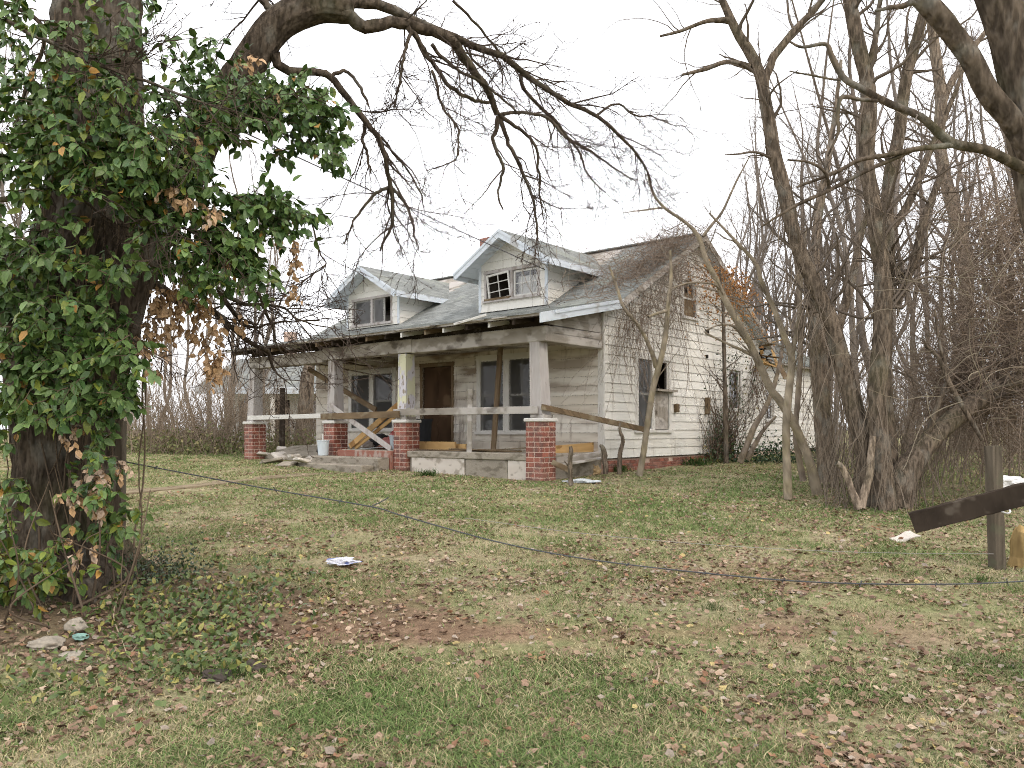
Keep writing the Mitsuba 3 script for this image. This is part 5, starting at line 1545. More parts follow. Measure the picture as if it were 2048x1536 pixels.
L2 = [(1850, 890, E, 6), (1880, 800, E - .2, 5), (1895, 750, E - .2, 4), (1880, 690, E - .2, 3), (1870, 620, E - .2, 2)]
L3_ = [(1965, 880, E - .3, 4), (1930, 820, E - .3, 5), (1900, 770, E - .3, 5), (1880, 720, E - .3, 4), (1850, 690, E - .3, 3)]
tree('clump_tree', 'thick trunk leaning far to the right out of the clump', [L_, L2, L3_], [{**B1, 'density': 4.0, 'trop': (0, 0, 0.08)}, B2, B3], 104, k=16, n=30, **cl)
V_ = [(1656, 965, 14.2, 21.2), (1650, 880, 14.2, 18.7), (1644, 800, 14.2, 17.0), (1636, 700, 14.2, 17.0), (1628, 620, 14.2, 14.4), (1626, 540, 14.2, 10.2), (1634, 440, 14.2, 8.5), (1654, 330, 14.2, 6.8), (1669, 230, 14.2, 4.2), (1682, 120, 14.2, 3.4)]
V2 = [(1654, 760, 14.2, 7), (1682, 640, 14.2, 9), (1704, 560, 14.2, 8), (1719, 480, 14.2, 6), (1749, 380, 14.2, 5)]
tree('vine_trunk', 'grey vine wrapped trunk just left of the right hand clump', [V_, V2], [{**B1, 'density': 3.5}, B2, B3], 105, k=14, n=30, tone=(1.3, 0.5), thick=(0.19, 0.168, 0.148), thin=(0.17, 0.14, 0.115))
D_ = [(1945, 900, 19, 13), (1940, 700, 19, 13), (1937, 586, 19, 13), (1930, 508, 19, 12), (1910, 430, 19, 12), (1891, 352, 19, 12), (1879, 273, 19, 11), (1883, 195, 19, 11), (1875, 137, 19, 10), (1863, 59, 19, 9), (1850, -60, 19, 7)]
D2 = [(1885, 210, 19, 8), (1900, 170, 19, 7), (1945, 100, 19, 6), (1990, 40, 19, 4)]
tree('pale_tree', 'pale tall tree behind the clump at the right', [D_, D2], [{**B1, 'length': 2.6}, B2, {**B3, 'rmin': 0.004}], 106, k=10, n=30, tone=(1.35, 0.3), thick=(0.20, 0.175, 0.155), thin=(0.17, 0.14, 0.12))
# two stubs at the clump's foot
tree('stub_pair', 'forked pale stub at the foot of the right hand clump', [[(1722, 1016, E - .5, 11), (1705, 985, E - .5, 7), (1694, 955, E - .5, 6.5), (1684, 935, E - .5, 6), (1672, 925, E - .5, 6)], [(1722, 1016, E - .5, 11), (1736, 960, E - .5, 8), (1742, 910, E - .5, 7), (1748, 872, E - .5, 6)]],
     [dict(density=1.0, length=0.15, angle=50, n=4, rmin=0.003)], 107, k=9, n=14, tone=(1.6, 0.3), thick=(0.27, 0.22, 0.16), thin=(0.25, 0.2, 0.15), cat_='tree stub')

# ---- near tree whose limbs hang into the upper right corner
N1 = 4.6
NF = [(2210, 1750, N1, 66), (2190, 1300, N1, 52), (2165, 900, N1, 48), (2130, 600, N1, 46), (2085, 420, N1, 44), (2050, 260, N1, 42), (2020, 120, N1, 40), (1988, 0, N1, 38), (1940, -120, N1, 34)]
NF2 = [(2100, 420, N1 - .1, 30), (2062, 310, N1 - .1, 22), (2027, 242, N1 - .1, 21), (1992, 195, N1 - .1, 21), (1945, 117, N1 - .1, 20), (1891, 47, N1 - .1, 20), (1851, 0, N1 - .1, 19), (1790, -70, N1 - .1, 16)]
NF3 = [(1862, 10, N1 - .1, 10), (1830, 5, N1 - .1, 6), (1800, 12, N1 - .1, 5), (1750, 22, N1 - .1, 2.6)]
NF4 = [(2035, 150, N1, 26), (2052, 60, N1, 20), (2058, -40, N1, 17)]
G_ = [(2180, 400, N1 - .2, 16), (2110, 362, N1 - .2, 13), (2048, 336, N1 - .2, 11), (1973, 301, N1 - .2, 9.5), (1910, 289, N1 - .2, 9), (1875, 266, N1 - .2, 8.5), (1840, 234, N1 - .2, 7.5), (1777, 207, N1 - .2, 7), (1719, 176, N1 - .2, 6.5), (1687, 156, N1 - .2, 6), (1664, 113, N1 - .2, 5.5), (1652, 88, N1 - .2, 4), (1605, 94, N1 - .2, 3), (1578, 82, N1 - .2, 1.8)]
G2 = [(1910, 289, N1 - .2, 6), (1836, 297, N1 - .25, 5), (1777, 309, N1 - .3, 4.6), (1719, 320, N1 - .3, 4.2), (1672, 344, N1 - .3, 3.6), (1594, 375, N1 - .3, 2)]
G3 = [(1820, 303, N1 - .25, 4), (1738, 340, N1 - .3, 4), (1660, 379, N1 - .3, 4), (1586, 414, N1 - .35, 3.2), (1523, 453, N1 - .35, 1.6)]
G4 = [(1756, 201, N1 - .2, 4), (1719, 199, N1 - .25, 4), (1684, 195, N1 - .25, 4), (1676, 234, N1 - .25, 3.6), (1676, 266, N1 - .25, 3), (1656, 312, N1 - .25, 1.6)]
G5 = [(1660, 379, N1 - .3, 3.4), (1650, 345, N1 - .35, 3), (1620, 325, N1 - .35, 2.6), (1575, 320, N1 - .35, 1.6)]
G6 = [(1680, 160, N1 - .2, 2.2), (1660, 158, N1 - .2, 2), (1620, 150, N1 - .2, 1.8), (1578, 142, N1 - .2, 1)]
tree('near_tree', 'close tree at the right edge whose bare limbs hang into the top corner', [NF, NF2, NF3, NF4, G_, G2, G3, G4, G5, G6],
     [dict(density=1.6, length=0.38, angle=48, n=7, wander=0.2, trop=(0, 0, -0.02), rfac=0.3, rmin=0.0018, rmax=0.006, start=0.3, k=4), dict(density=3.0, length=0.15, angle=48, n=5, wander=0.22, rfac=0.6, rmin=0.0013, start=0.15, k=3)],
     108, k=20, n=90, tone=(0.62, 0.45), thick=(0.135, 0.118, 0.098), thin=(0.19, 0.165, 0.138), r0=0.1)

# ---- saplings in front of the side wall
sp = dict(mat='bark', thick=(0.26, 0.22, 0.165), thin=(0.19, 0.155, 0.125), r0=0.05)
TW1 = dict(density=2.6, length=1.0, angle=42, n=8, wander=0.15, trop=(0, 0, 0.06), rfac=0.45, rmin=0.004, rmax=0.014, start=0.35, k=4)
TW2 = dict(density=3.2, length=0.5, angle=42, n=6, wander=0.2, trop=(0, 0, 0.04), rfac=0.55, rmin=0.003, start=0.15, k=3)
tree('sapling', 'slim forked sapling standing before the side windows', [[(1277, 952, 16.3, 8), (1290, 883, 16.3, 7), (1306, 785, 16.3, 7), (1316, 746, 16.3, 7), (1326, 704, 16.3, 6.5), (1333, 655, 16.3, 6), (1337, 606, 16.3, 5), (1342, 558, 16.3, 4), (1340, 500, 16.3, 2.5)],
     [(1313, 735, 16.3, 5), (1303, 701, 16.2, 4.5), (1280, 655, 16.1, 4), (1248, 616, 16.0, 4), (1236, 584, 16.0, 3.5), (1228, 558, 16.0, 3), (1218, 530, 16.0, 2)], [(1333, 622, 16.2, 4), (1312, 628, 15.9, 3.4), (1296, 634, 15.7, 2.6)]], [{**TW1, 'density': 2.0}, TW2], 111, k=12, n=70, **sp)
tree('sapling', 'long bare sapling leaning left across the gable end', [[(1636, 992, 13.2, 13), (1618, 923, 13.2, 11), (1591, 857, 13.2, 10), (1559, 802, 13.2, 9.5), (1541, 779, 13.2, 9), (1515, 720, 13.2, 8.5), (1495, 678, 13.2, 8), (1469, 633, 13.2, 8), (1443, 584, 13.2, 7), (1433, 558, 13.2, 6.5), (1414, 522, 13.2, 6), (1401, 480, 13.2, 5.5), (1388, 460, 13.2, 4.5), (1367, 441, 13.2, 4), (1328, 414, 13.2, 3.4), (1305, 383, 13.2, 2.6), (1293, 336, 13.2, 1.5)],
     [(1406, 473, 13.2, 4), (1425, 448, 13.2, 3.4), (1445, 422, 13.2, 3), (1469, 371, 13.2, 2.5), (1500, 312, 13.2, 1.2)], [(1330, 415, 13.2, 2.5), (1290, 420, 13.1, 2), (1250, 425, 13.0, 1.2)], [(1505, 700, 13.2, 4), (1470, 655, 13.0, 3), (1440, 650, 12.9, 2), (1412, 660, 12.9, 1.2)], [(1505, 710, 13.2, 4), (1460, 690, 13.3, 3), (1410, 665, 13.4, 2)], [(1440, 580, 13.2, 3), (1425, 568, 13, 2.5), (1380, 565, 12.9, 2), (1340, 578, 12.9, 1.2)]], [{**TW1, 'density': 2.2}, TW2], 112, k=12, n=70, **sp)
tree('sapling', 'upright forked sapling left of the vine wrapped trunk', [[(1576, 998, 12.6, 10), (1571, 872, 12.6, 9), (1575, 794, 12.6, 9), (1583, 716, 12.6, 8), (1567, 669, 12.6, 7), (1548, 619, 12.6, 6), (1522, 560, 12.6, 5), (1512, 527, 12.6, 4.5), (1469, 480, 12.6, 3.5), (1418, 426, 12.6, 2)],
     [(1583, 716, 12.6, 6), (1592, 665, 12.6, 5), (1600, 605, 12.6, 4), (1604, 540, 12.6, 3), (1612, 460, 12.6, 2)]], [{**TW1, 'density': 2.6}, TW2], 113, k=12, n=70, **sp)
tree('sapling', 'thin straight sapling close before the vine wrapped trunk', [[(1606, 962, 13.8, 8), (1591, 872, 13.8, 7), (1595, 794, 13.8, 6.5), (1602, 697, 13.8, 6), (1600, 610, 13.8, 5), (1590, 520, 13.8, 4), (1575, 440, 13.8, 3), (1560, 350, 13.8, 1.6)]], [{**TW1, 'density': 2.6}, TW2], 114, k=12, n=70, mat='bark', thick=(0.22, 0.18, 0.145), thin=(0.17, 0.14, 0.115), r0=0.05)
tree('sapling', 'sapling arching right at the corner of the rear wing', [[(1480, 925, 17.5, 8), (1505, 860, 17.5, 7), (1530, 815, 17.5, 6), (1548, 770, 17.5, 5), (1560, 720, 17.5, 4), (1575, 640, 17.5, 2.5)], [(1495, 920, 17.5, 7), (1520, 870, 17.4, 5), (1552, 832, 17.3, 3)]], [{**TW1, 'density': 2.6}, TW2], 115, k=12, n=70, mat='bark', thick=(0.22, 0.18, 0.145), thin=(0.17, 0.14, 0.115), r0=0.05)
tree('sapling', 'dark thin sapling before the rear window of the side wall', [[(1452, 925, 18.2, 5), (1450, 800, 18.2, 4.5), (1448, 700, 18.2, 4), (1446, 630, 18.2, 3), (1440, 540, 18.2, 2)]], [{**TW1, 'density': 3}, TW2], 116, k=12, n=70, tone=(0.8, 0.2), thick=(0.10, 0.08, 0.065), thin=(0.13, 0.10, 0.08), r0=0.05)
for k, (pts, lab) in enumerate([([(1212, 948, 15.9, 5), (1208, 905, 15.9, 5.5), (1203, 893, 15.9, 4), (1199, 890, 15.9, 2.5)], 'broken dead stem by the corner of the side wall'),
                                ([(1238, 950, 16.2, 5), (1240, 905, 16.2, 4.5), (1246, 880, 16.2, 4), (1240, 862, 16.2, 3), (1241, 845, 16.2, 2)], 'forked dead stem left of the slim forked sapling'),
                                ([(1141, 975, 14.6, 5), (1140, 930, 14.6, 5), (1143, 905, 14.6, 4.5), (1141, 893, 14.6, 3)], 'dead broken stem in front of the lumber heap')]):
    tree('dead_stem', lab, [pts], [dict(density=2.5, length=0.22, angle=50, n=5, rmin=0.004, start=0.4)], 120 + k, k=8, n=12, tone=(0.95, 0.3), thick=(0.14, 0.115, 0.09), thin=(0.13, 0.105, 0.08), cat_='dead stem')

# ------------------------------------------------------------------ woods, thickets, vines on the house
wr = np.random.default_rng(500)
TEMPL = []
for k in range(6):
    rng = np.random.default_rng(600 + k)
    h = 13.0
    q = np.c_[np.cumsum(rng.normal(0, 0.22, 9)), np.cumsum(rng.normal(0, 0.22, 9)), np.linspace(-0.4, h, 9)]
    q[0, :2] = 0
    s = spline(np.c_[q, np.linspace(0.105, 0.014, 9)], 26)
    tr = [(s[None, :, :3], s[None, :, 3])]
    fk = spline(np.array([np.append(s[9, :3], 0.055), np.append(s[9, :3] + [rng.normal(0, .5), rng.normal(0, .5), 2.0], 0.045), np.append(s[9, :3] + [rng.normal(0, 1.3), rng.normal(0, 1.3), 6.5], 0.015)]), 26)
    lp, lr = np.stack([s[:, :3], fk[:, :3]]), np.stack([s[:, 3], fk[:, 3]])
    v1, f1, r1 = pack([(lp, lr, 8)])
    a = grow(rng, lp, lr, 1.9, 2.3, 45, n=7, wander=0.16, trop=(0, 0, 0.09), rfac=0.42, rmin=0.009, rmax=0.05, start=0.16, shorten=0.35)
    b = grow(rng, *a, 2.2, 1.0, 42, n=5, wander=0.18, trop=(0, 0, 0.06), rfac=0.55, rmin=0.0065, start=0.12)
    c = grow(rng, *b, 2.6, 0.5, 42, n=4, wander=0.2, trop=(0, 0, 0.05), rfac=0.6, rmin=0.005, start=0.1)
    v2, f2, r2 = pack([(*a, 3), (*b, 3), (*c, 3)])
    th, tn = [((0.19, 0.165, 0.14), (0.215, 0.178, 0.152)), ((0.23, 0.205, 0.185), (0.225, 0.19, 0.168)), ((0.16, 0.135, 0.115), (0.19, 0.155, 0.13))][k % 3]
    TEMPL.append((ply((v1, f1), 'bark', True, color=tint(v1, r1, th, tn, k, 0.12)), ply((v2, f2), 'bark', True, color=tint(v2, r2, th, tn, k, 0.12))))


def wood_tree(px, d, sc, rot, k, label, group):
    key = thing('woodland_tree', label, 'tree', group)
    x = (px - 1024) / F * d
    M = T().translate([x, d, float(ground_z(x, d))]).rotate([0, 0, 1], rot).scale([sc, sc, sc * 1.0])
    again('trunk', TEMPL[k][0], M, key)
    again('crown', {**TEMPL[k][1]}, M, key)
    labels[key + '__crown'] = {'kind': 'stuff'}


WR = 'bare trees of the woods at the right'
for i in range(10):
    wood_tree(1470 + 22 * i + wr.uniform(-8, 8), wr.uniform(29, 38), wr.uniform(0.75, 1.1), wr.uniform(0, 360), (i * 5) % 6, 'bare tree of the woods behind the rear wing', 'bare trees behind the rear wing')
for i in range(34):
    px = 1465 + 700 * (i + wr.uniform(0.1, 0.9)) / 34
    d = wr.uniform(17.5, 33) if px > 1690 else wr.uniform(29, 44)
    wood_tree(px, d, wr.uniform(0.8, 1.2), wr.uniform(0, 360), i % 6, 'bare tree in the dense woods filling the right background', WR)
for i, (px, d, sc) in enumerate([(895, 44, 0.72), (935, 41, 0.62), (958, 47, 0.75)]):
    wood_tree(px, d, sc, 50 * i, i, ['leftmost', 'middle', 'rightmost'][i] + ' of three small bare trees rising behind the roof between the dormers', 'bare trees behind the roof')
for i, (px, d, sc) in enumerate([(300, 30, 0.55), (345, 38, 0.6), (420, 29, 0.62), (452, 31, 0.75), (490, 33, 0.7), (535, 34, 0.62), (262, 30, 0.7), (215, 32, 0.8), (20, 30, 0.9), (95, 33, 0.9), (385, 33, 0.6), (470, 35, 0.62), (515, 36, 0.7), (325, 44, 0.7)]):
    wood_tree(px, d, sc * 1.32, 77 * i, (i * 2) % 6, 'bare tree in the background left of the house', 'bare trees left of the house')
# one stout trunk seen through the left porch bay
tree('porch_bay_tree', 'stout tree trunk seen through the left porch bay', [[(604, 905, 29, 20), (606, 850, 29, 17), (611, 790, 29, 15), (617, 740, 29, 12), (622, 712, 29, 6)]], [{**B1, 'density': 3, 'length': 1.2, 'start': 0.4}, B2], 130, k=10, n=14)
m = beam_between(P(564, 895, 24.5), P(565, 776, 24.5), 0.14, 0.14, up=(0, 1, 0), rng=wr, rough=0.08)
solo('dark_post', m, 'darkwood_mat', 'dark upright post in the brush beyond the left porch bay', 'post', uv=plank_uv(m, [0, 0, 1]))


def shoots(rng, N, place, h, r, lean=0.18, n=8):
    x, y = place(N)
    p = np.zeros((N, n, 3))
    p[:, 0] = np.stack([x, y, ground_z(x, y) - 0.05], 1)
    d = unit(rng.normal(size=(N, 3)) * lean + [0, 0, 1])
    L = rng.uniform(*h, N)[:, None]
    for k in range(1, n):
        d = unit(d + rng.normal(size=(N, 3)) * 0.11)
        p[:, k] = p[:, k - 1] + d * L / (n - 1)
    return p, rng.uniform(*r, N)[:, None] * np.linspace(1, 0.25, n)


def curls(rng, start, d, L, n=12, wander=0.35, trop=(0, 0, -0.02), r=(0.003, 0.007)):
    N = len(start)
    p = np.zeros((N, n, 3))
    p[:, 0] = start
    d = unit(d)
    spin = rng.normal(size=(N, 3)) * wander
    ln = np.broadcast_to(L, (N,))[:, None]
    for k in range(1, n):
        spin = spin * 0.8 + rng.normal(size=(N, 3)) * wander * 0.6
        d = unit(d + spin * 0.6 + np.asarray(trop))
        p[:, k] = p[:, k - 1] + d * ln / (n - 1)
    return p, rng.uniform(*r, N)[:, None] * np.linspace(1, 0.5, n)


def strip(px0, px1, d0, d1):
    def f(N):
        d = wr.uniform(d0, d1, N)
        return (wr.uniform(px0, px1, N) - 1024) / F * d, d
    return f


# undergrowth
a = shoots(wr, 560, strip(1660, 2180, 14, 27), (1.2, 4.8), (0.006, 0.016))
b = grow(wr, *a, 2.6, 0.7, 40, n=5, wander=0.2, trop=(0, 0, 0.05), rfac=0.6, rmin=0.004, start=0.2)
v, f, r = pack([(*a, 4), (*b, 3)])
solo('thicket', (v, f), 'bark', 'brown thicket of bare stems behind the right hand clump', 'thicket', smooth=True, kind='stuff', color=tint(v, r, (0.25, 0.205, 0.165), (0.28, 0.23, 0.185), 3, 0.02))
c = np.array([P(2000, 560, 12.8), P(1960, 700, 13.2), P(2060, 640, 12.5), P(2040, 450, 13.0), P(2080, 790, 12.6), P(1930, 800, 13.5)])
rad = np.array([[1.0, 1.2, 1.5], [0.9, 1.2, 0.9], [1.0, 1.3, 1.4], [0.8, 1.0, 1.0], [1.0, 1.2, 0.8], [0.6, 1.0, 0.6]])
N = 3000
w = wr.integers(0, len(c), N)
st = c[w] + wr.normal(size=(N, 3)) * 0.52 * rad[w]
t1 = curls(wr, st, wr.normal(size=(N, 3)), wr.uniform(0.7, 2.2, N), 9, 0.35, r=(0.0035, 0.008))
st = P(1990, 640, 11.6) + wr.normal(size=(90, 3)) * [0.8, 0.4, 1.1]
t2 = curls(wr, st, wr.normal(size=(90, 3)) * [1, .5, .5] + [-0.8, -0.3, 0], wr.uniform(0.6, 1.6, 90), 12, 0.2, r=(0.004, 0.008))
v1, f1, r1 = pack([(*t1, 3)])
v2, f2, r2 = pack([(*t2, 4)])
v, f, cc = join((v1, f1, tint(v1, r1, (0.285, 0.225, 0.175), (0.29, 0.23, 0.185), 4, 0.02)), (v2, f2, tint(v2, r2, (0.29, 0.25, 0.19), (0.28, 0.24, 0.18), 4, 0.02)))
solo('vine_tangle', (v, f), 'bark', 'dense brown tangle of bare vines hanging over the leaning trunk at the right edge', 'vine tangle', smooth=True, kind='stuff', color=cc)
# vines about the clump's trunks
st = []
for l in (B_, C_, A_, V_, L_):
    q = limb_pts(l, 40)
    i = wr.integers(0, 24, 60)
    st.append(q[0][i] + unit(wr.normal(size=(60, 3))) * (q[1][i] * 1.05)[:, None])
st = np.vstack(st)
t1 = curls(wr, st, wr.normal(size=(len(st), 3)) * 0.25 + [0, 0, -1], wr.uniform(0.6, 2.4, len(st)), 12, 0.12, trop=(0, 0, -0.05), r=(0.004, 0.009))
v, f, r = pack([(*t1, 4)])
solo('clump_vines', (v, f), 'bark', 'bare vines hanging down the trunks of the right hand clump', 'vines', smooth=True, kind='stuff', color=tint(v, r, (0.21, 0.172, 0.135), (0.21, 0.172, 0.135), 4, 0.02))
a = shoots(wr, 230, strip(1650, 1840, 11.6, 14.5), (0.4, 2.0), (0.004, 0.009))
v, f, r = pack([(*a, 3)])
solo('brush', (v, f), 'bark', 'thin upright shoots about the foot of the right hand clump', 'brush', smooth=True, kind='stuff', color=tint(v, r, (0.2, 0.165, 0.13), (0.2, 0.165, 0.13), 3, 0.02))


def leaf_cloud(rng, pos, size, c0, c1, up=0.5, drop=0.3, yellow=0.0, V=LEAF_V, yc=(0.2, 0.22, 0.05)):
    m = len(pos)
    ax = unit(rng.normal(size=(m, 3)) + [0, 0, -drop])
    nor = unit(rng.normal(size=(m, 3)) * 0.6 + [0, -0.3, up])
    Y = unit(np.cross(nor, ax))
    t = rng.random((m, 1))
    col = np.asarray(c0) * (1 - t) + np.asarray(c1) * t
    col = np.where(rng.random((m, 1)) < yellow, np.asarray(yc) * rng.uniform(0.6, 1.2, (m, 1)), col)
    return scatter(V, LEAF_F, pos, ax, Y, np.cross(ax, Y), rng.uniform(*size, m), col, LEAF_C)


# brush left of the house, green at its foot
def brush_patch(name, label, px0, px1, d0, d1, N, h, green, seed):
    rng = np.random.default_rng(seed)
    key = thing(name, label, 'brush', kind='stuff')
    a = shoots(rng, N, strip(px0, px1, d0, d1), h, (0.008, 0.016), 0.28)
    b = grow(rng, *a, 2.6, 0.7, 42, n=5, wander=0.22, trop=(0, 0, 0.04), rfac=0.6, rmin=0.0055, start=0.2)
    v, f, r = pack([(*a, 3), (*b, 3)])
    put('stems', (v, f), 'bark', key, True, kind='stuff', color=tint(v, r, (0.26, 0.205, 0.155), (0.275, 0.22, 0.17), 3, 0.03))
    if green:
        x, y = strip(px0, px1, d0 - 0.3, d1)(green)
        z = ground_z(x, y) + np.abs(rng.normal(0, 0.33, green)) + 0.05
        v, f, c = leaf_cloud(rng, np.stack([x, y, z], 1), (0.07, 0.13), (0.10, 0.12, 0.05), (0.20, 0.21, 0.10), yellow=0.25, yc=(0.28, 0.25, 0.13))
        put('leaves', (v, f), 'litter', key, True, kind='stuff', color=c)


brush_patch('brush_row', 'row of bare brush with green undergrowth left of the porch', 255, 495, 23.5, 28.5, 430, (0.8, 4.2), 2600, 41)
brush_patch('brush_row', 'bare brush growing close to the left end of the house', 510, 645, 25, 31, 140, (0.8, 3.0), 900, 42)
brush_patch('brush_row', 'low brush along the far edge of the lawn at the left', 180, 400, 36, 46, 90, (0.8, 2.4), 700, 43)
# far woods along the horizon
rng = np.random.default_rng(44)
N = 420
x = rng.uniform(-150, 150, N)
y = rng.uniform(95, 150, N)
hh = rng.uniform(5, 10, N) * np.where((x > -62) & (x < -38), 0.45, 1.0)
p = np.zeros((N, 5, 3))
for k in range(5):
    p[:, k] = np.stack([x + rng.normal(0, 0.3, N) * k, y, 0.7 + hh * k / 4], 1)
rr = rng.uniform(0.10, 0.2, N)[:, None] * np.linspace(1, 0.2, 5)
a = grow(rng, p, rr, 0.9, 2.8, 40, n=4, trop=(0, 0, 0.08), rmin=0.03, start=0.1)
b = grow(rng, *a, 1.2, 1.4, 40, n=3, trop=(0, 0, 0.06), rmin=0.025, start=0.1)
v, f, r = pack([(p, rr, 4), (*a, 3), (*b, 3)])
solo('far_woods', (v, f), 'bark', 'grey line of bare woods on the horizon', 'woods', smooth=True, kind='stuff', color=tint(v, r, (0.27, 0.25, 0.24), (0.28, 0.26, 0.25), 3, 0.2))

# ---- neighbouring house beyond the brush
nh = thing('neighbour_house', 'white porch house half hidden by brush beyond the left porch bay', 'house')
D2_ = 40.0
X0, X1 = (448 - 1024) / F * D2_, (448 - 1024) / F * D2_ + 9.5


def nput(name, m, mat, parent=nh, **k):
    return put(name, m, mat, parent, **k)


nw = Wall([0, D2_], [1, 0], [0, -1])
nholes = [(X0 + 0.75, 1.7, X0 + 1.55, 3.1), (X0 + 2.4, 1.0, X0 + 3.3, 3.1), (X0 + 4.2, 1.7, X0 + 5.2, 3.1)]
body = sbox(X0, 0.7, X1, 3.75).difference(unary_union([sbox(*h) for h in nholes]))
nput('wall', nw.extrude(body, -0.15, 0.0), 'oldpaint_mat')
rows = []
z = 0.9
while z < 3.7:
    for g in getattr(body.intersection(sbox(X0, z, X1, z + 0.19)), 'geoms', [body.intersection(sbox(X0, z, X1, z + 0.19))]):
        if g.area > 0.01:
            rows.append(nw.extrude(g, 0.002, 0.012, lean=0.02))
    z += 0.2
m = cat(rows)
nput('siding_board', m, 'siding_mat', uv=np.tile([0.8, 0.2], (len(m.vertices), 1)), kind='stuff')
nput('side_wall', bx(X0, X0 + 0.15, D2_ + 0.16, D2_ + 7, 0.7, 3.75), 'oldpaint_mat')
nput('side_wall', bx(X1 - 0.15, X1, D2_ + 0.16, D2_ + 7, 0.7, 3.75), 'oldpaint_mat')
nput('rear_wall', bx(X0, X1, D2_ + 7.01, D2_ + 7.15, 0.7, 3.75), 'oldpaint_mat')
for i, h in enumerate(nholes):
    nk = nh + ('__door' if i == 1 else '__window' + ('' if i == 0 else '_001'))
    nput('frame', casing(nw, h[0], h[2], h[1], h[3], 0.1), 'oldpaint_mat', nk)
    nput('panel' if i == 1 else 'sash', nw.box(h[0], h[2], h[1], h[3], -0.12, -0.08) if i == 1 else sash(nw, h[0], h[2], h[1], h[3], -0.1, nz=2), 'darkwood_mat' if i == 1 else 'oldpaint_mat', nk, **({'uv': np.tile([0.3, 0.3], (8, 1))} if i == 1 else {}))
    if i != 1:
        nput('pane', pane(nw, h[0], h[2], h[1], h[3], -0.07), 'glass_mat', nk)
for yy in ((D2_ - 2.4, 3.62, D2_ + 3.5, 5.45), (D2_ + 9.4, 3.62, D2_ + 3.5, 5.45)):
    v = np.array([[x, y, z + o] for x in (X0 - 0.5, X1 + 0.5) for (y, z) in ((yy[0], yy[1]), (yy[2], yy[3])) for o in (-0.1, 0)])
    m = trimesh.Trimesh(v, BOXF, process=False).subdivide().subdivide()
    nput('roof', m, 'shingle_mat', uv=np.tile([0.3, 0], (len(m.vertices), 1)))
nput('fascia', bx(X0 - 0.5, X1 + 0.5, D2_ - 2.45, D2_ - 2.41, 3.3, 3.62), 'trim_mat')
m = Wall([X0, 0], [0, 1], [-1, 0]).extrude(Polygon([(D2_ - 0.0, 3.76), (D2_ + 7, 3.76), (D2_ + 3.5, 5.3)]), -0.1, 0.0)
nput('gable', m, 'oldpaint_mat')
for i in range(4):
    x = X0 + 0.1 + i * 3.0
    nput('porch_post', chamfer(x - 0.09, x + 0.09, D2_ - 2.3, D2_ - 2.12, 1.0, 3.4, 0.02), 'oldpaint_mat')
nput('porch_floor', bx(X0, X1, D2_ - 2.4, D2_ - 0.01, 0.5, 1.0), 'concrete_mat')
cxn = (581 - 1024) / F * (D2_ + 3.5)
nput('chimney', chamfer(cxn - 0.3, cxn + 0.3, D2_ + 3.2, D2_ + 3.8, 4.9, 6.9, 0.03), 'mortar_mat')

# ---- vines over the gable end of the house
rng = np.random.default_rng(71)
gs = []
N = 900
b = np.clip(rng.normal(4.5, 1.2, N), 1.2, 8.2)
xl = 0.34 - np.abs(rng.normal(0, 0.6, N))
z = roof_z(b) + np.abs(rng.normal(0.06, 0.16, N))
st = W(np.stack([xl, b, z], 1))
dd = W(np.stack([rng.normal(0, 1, N), rng.normal(0, 1, N), rng.normal(0, 0.35, N)], 1)) - W(np.zeros((N, 3)))
gs.append((*curls(rng, st, dd, rng.uniform(0.4, 1.6, N), 9, 0.42, trop=(0.01, -0.01, -0.02), r=(0.0035, 0.0075)), 3))
N = 260
b = rng.normal(4.3, 0.9, N)
st = W(np.stack([rng.uniform(0.1, 0.5, N), b, roof_z(b) - rng.uniform(0, 0.9, N)], 1))
gs.append((*curls(rng, st, rng.normal(size=(N, 3)) * 0.7 + [0.2, -0.2, -0.4], rng.uniform(0.4, 1.4, N), 9, 0.35, trop=(0, 0, -0.12), r=(0.0035, 0.007)), 3))
N = 130
b = np.concatenate([rng.normal(2.9, 0.55, 90), rng.normal(4.75, 0.35, 40)])
st = W(np.stack([rng.uniform(0.07, 0.4, N), b, np.minimum(roof_z(b) - 0.1, 4.9) - rng.uniform(0, 0.6, N)], 1))
gs.append((*curls(rng, st, rng.normal(size=(N, 3)) * 0.12 + [0, 0, -1], rng.uniform(0.8, 3.0, N), 16, 0.13, trop=(0, 0, -0.14), r=(0.0035, 0.007)), 3))
N = 130
st = W(np.array([-1.35, 4.0, 5.0]) + rng.normal(size=(N, 3)) * [0.45, 0.9, 0.3])
gs.append((*curls(rng, st, rng.normal(size=(N, 3)) + [0, 0, 0.3], rng.uniform(0.8, 2.4, N), 14, 0.45, trop=(0, 0, -0.03), r=(0.004, 0.009)), 3))
v, f, r = pack(gs)
solo('roof_vines', (v, f), 'bark', 'grey brown tangle of bare vines spilling over the gable end of the roof', 'vines', smooth=True, kind='stuff', color=tint(v, r, (0.235, 0.185, 0.145), (0.25, 0.195, 0.155), 4, 0.02))
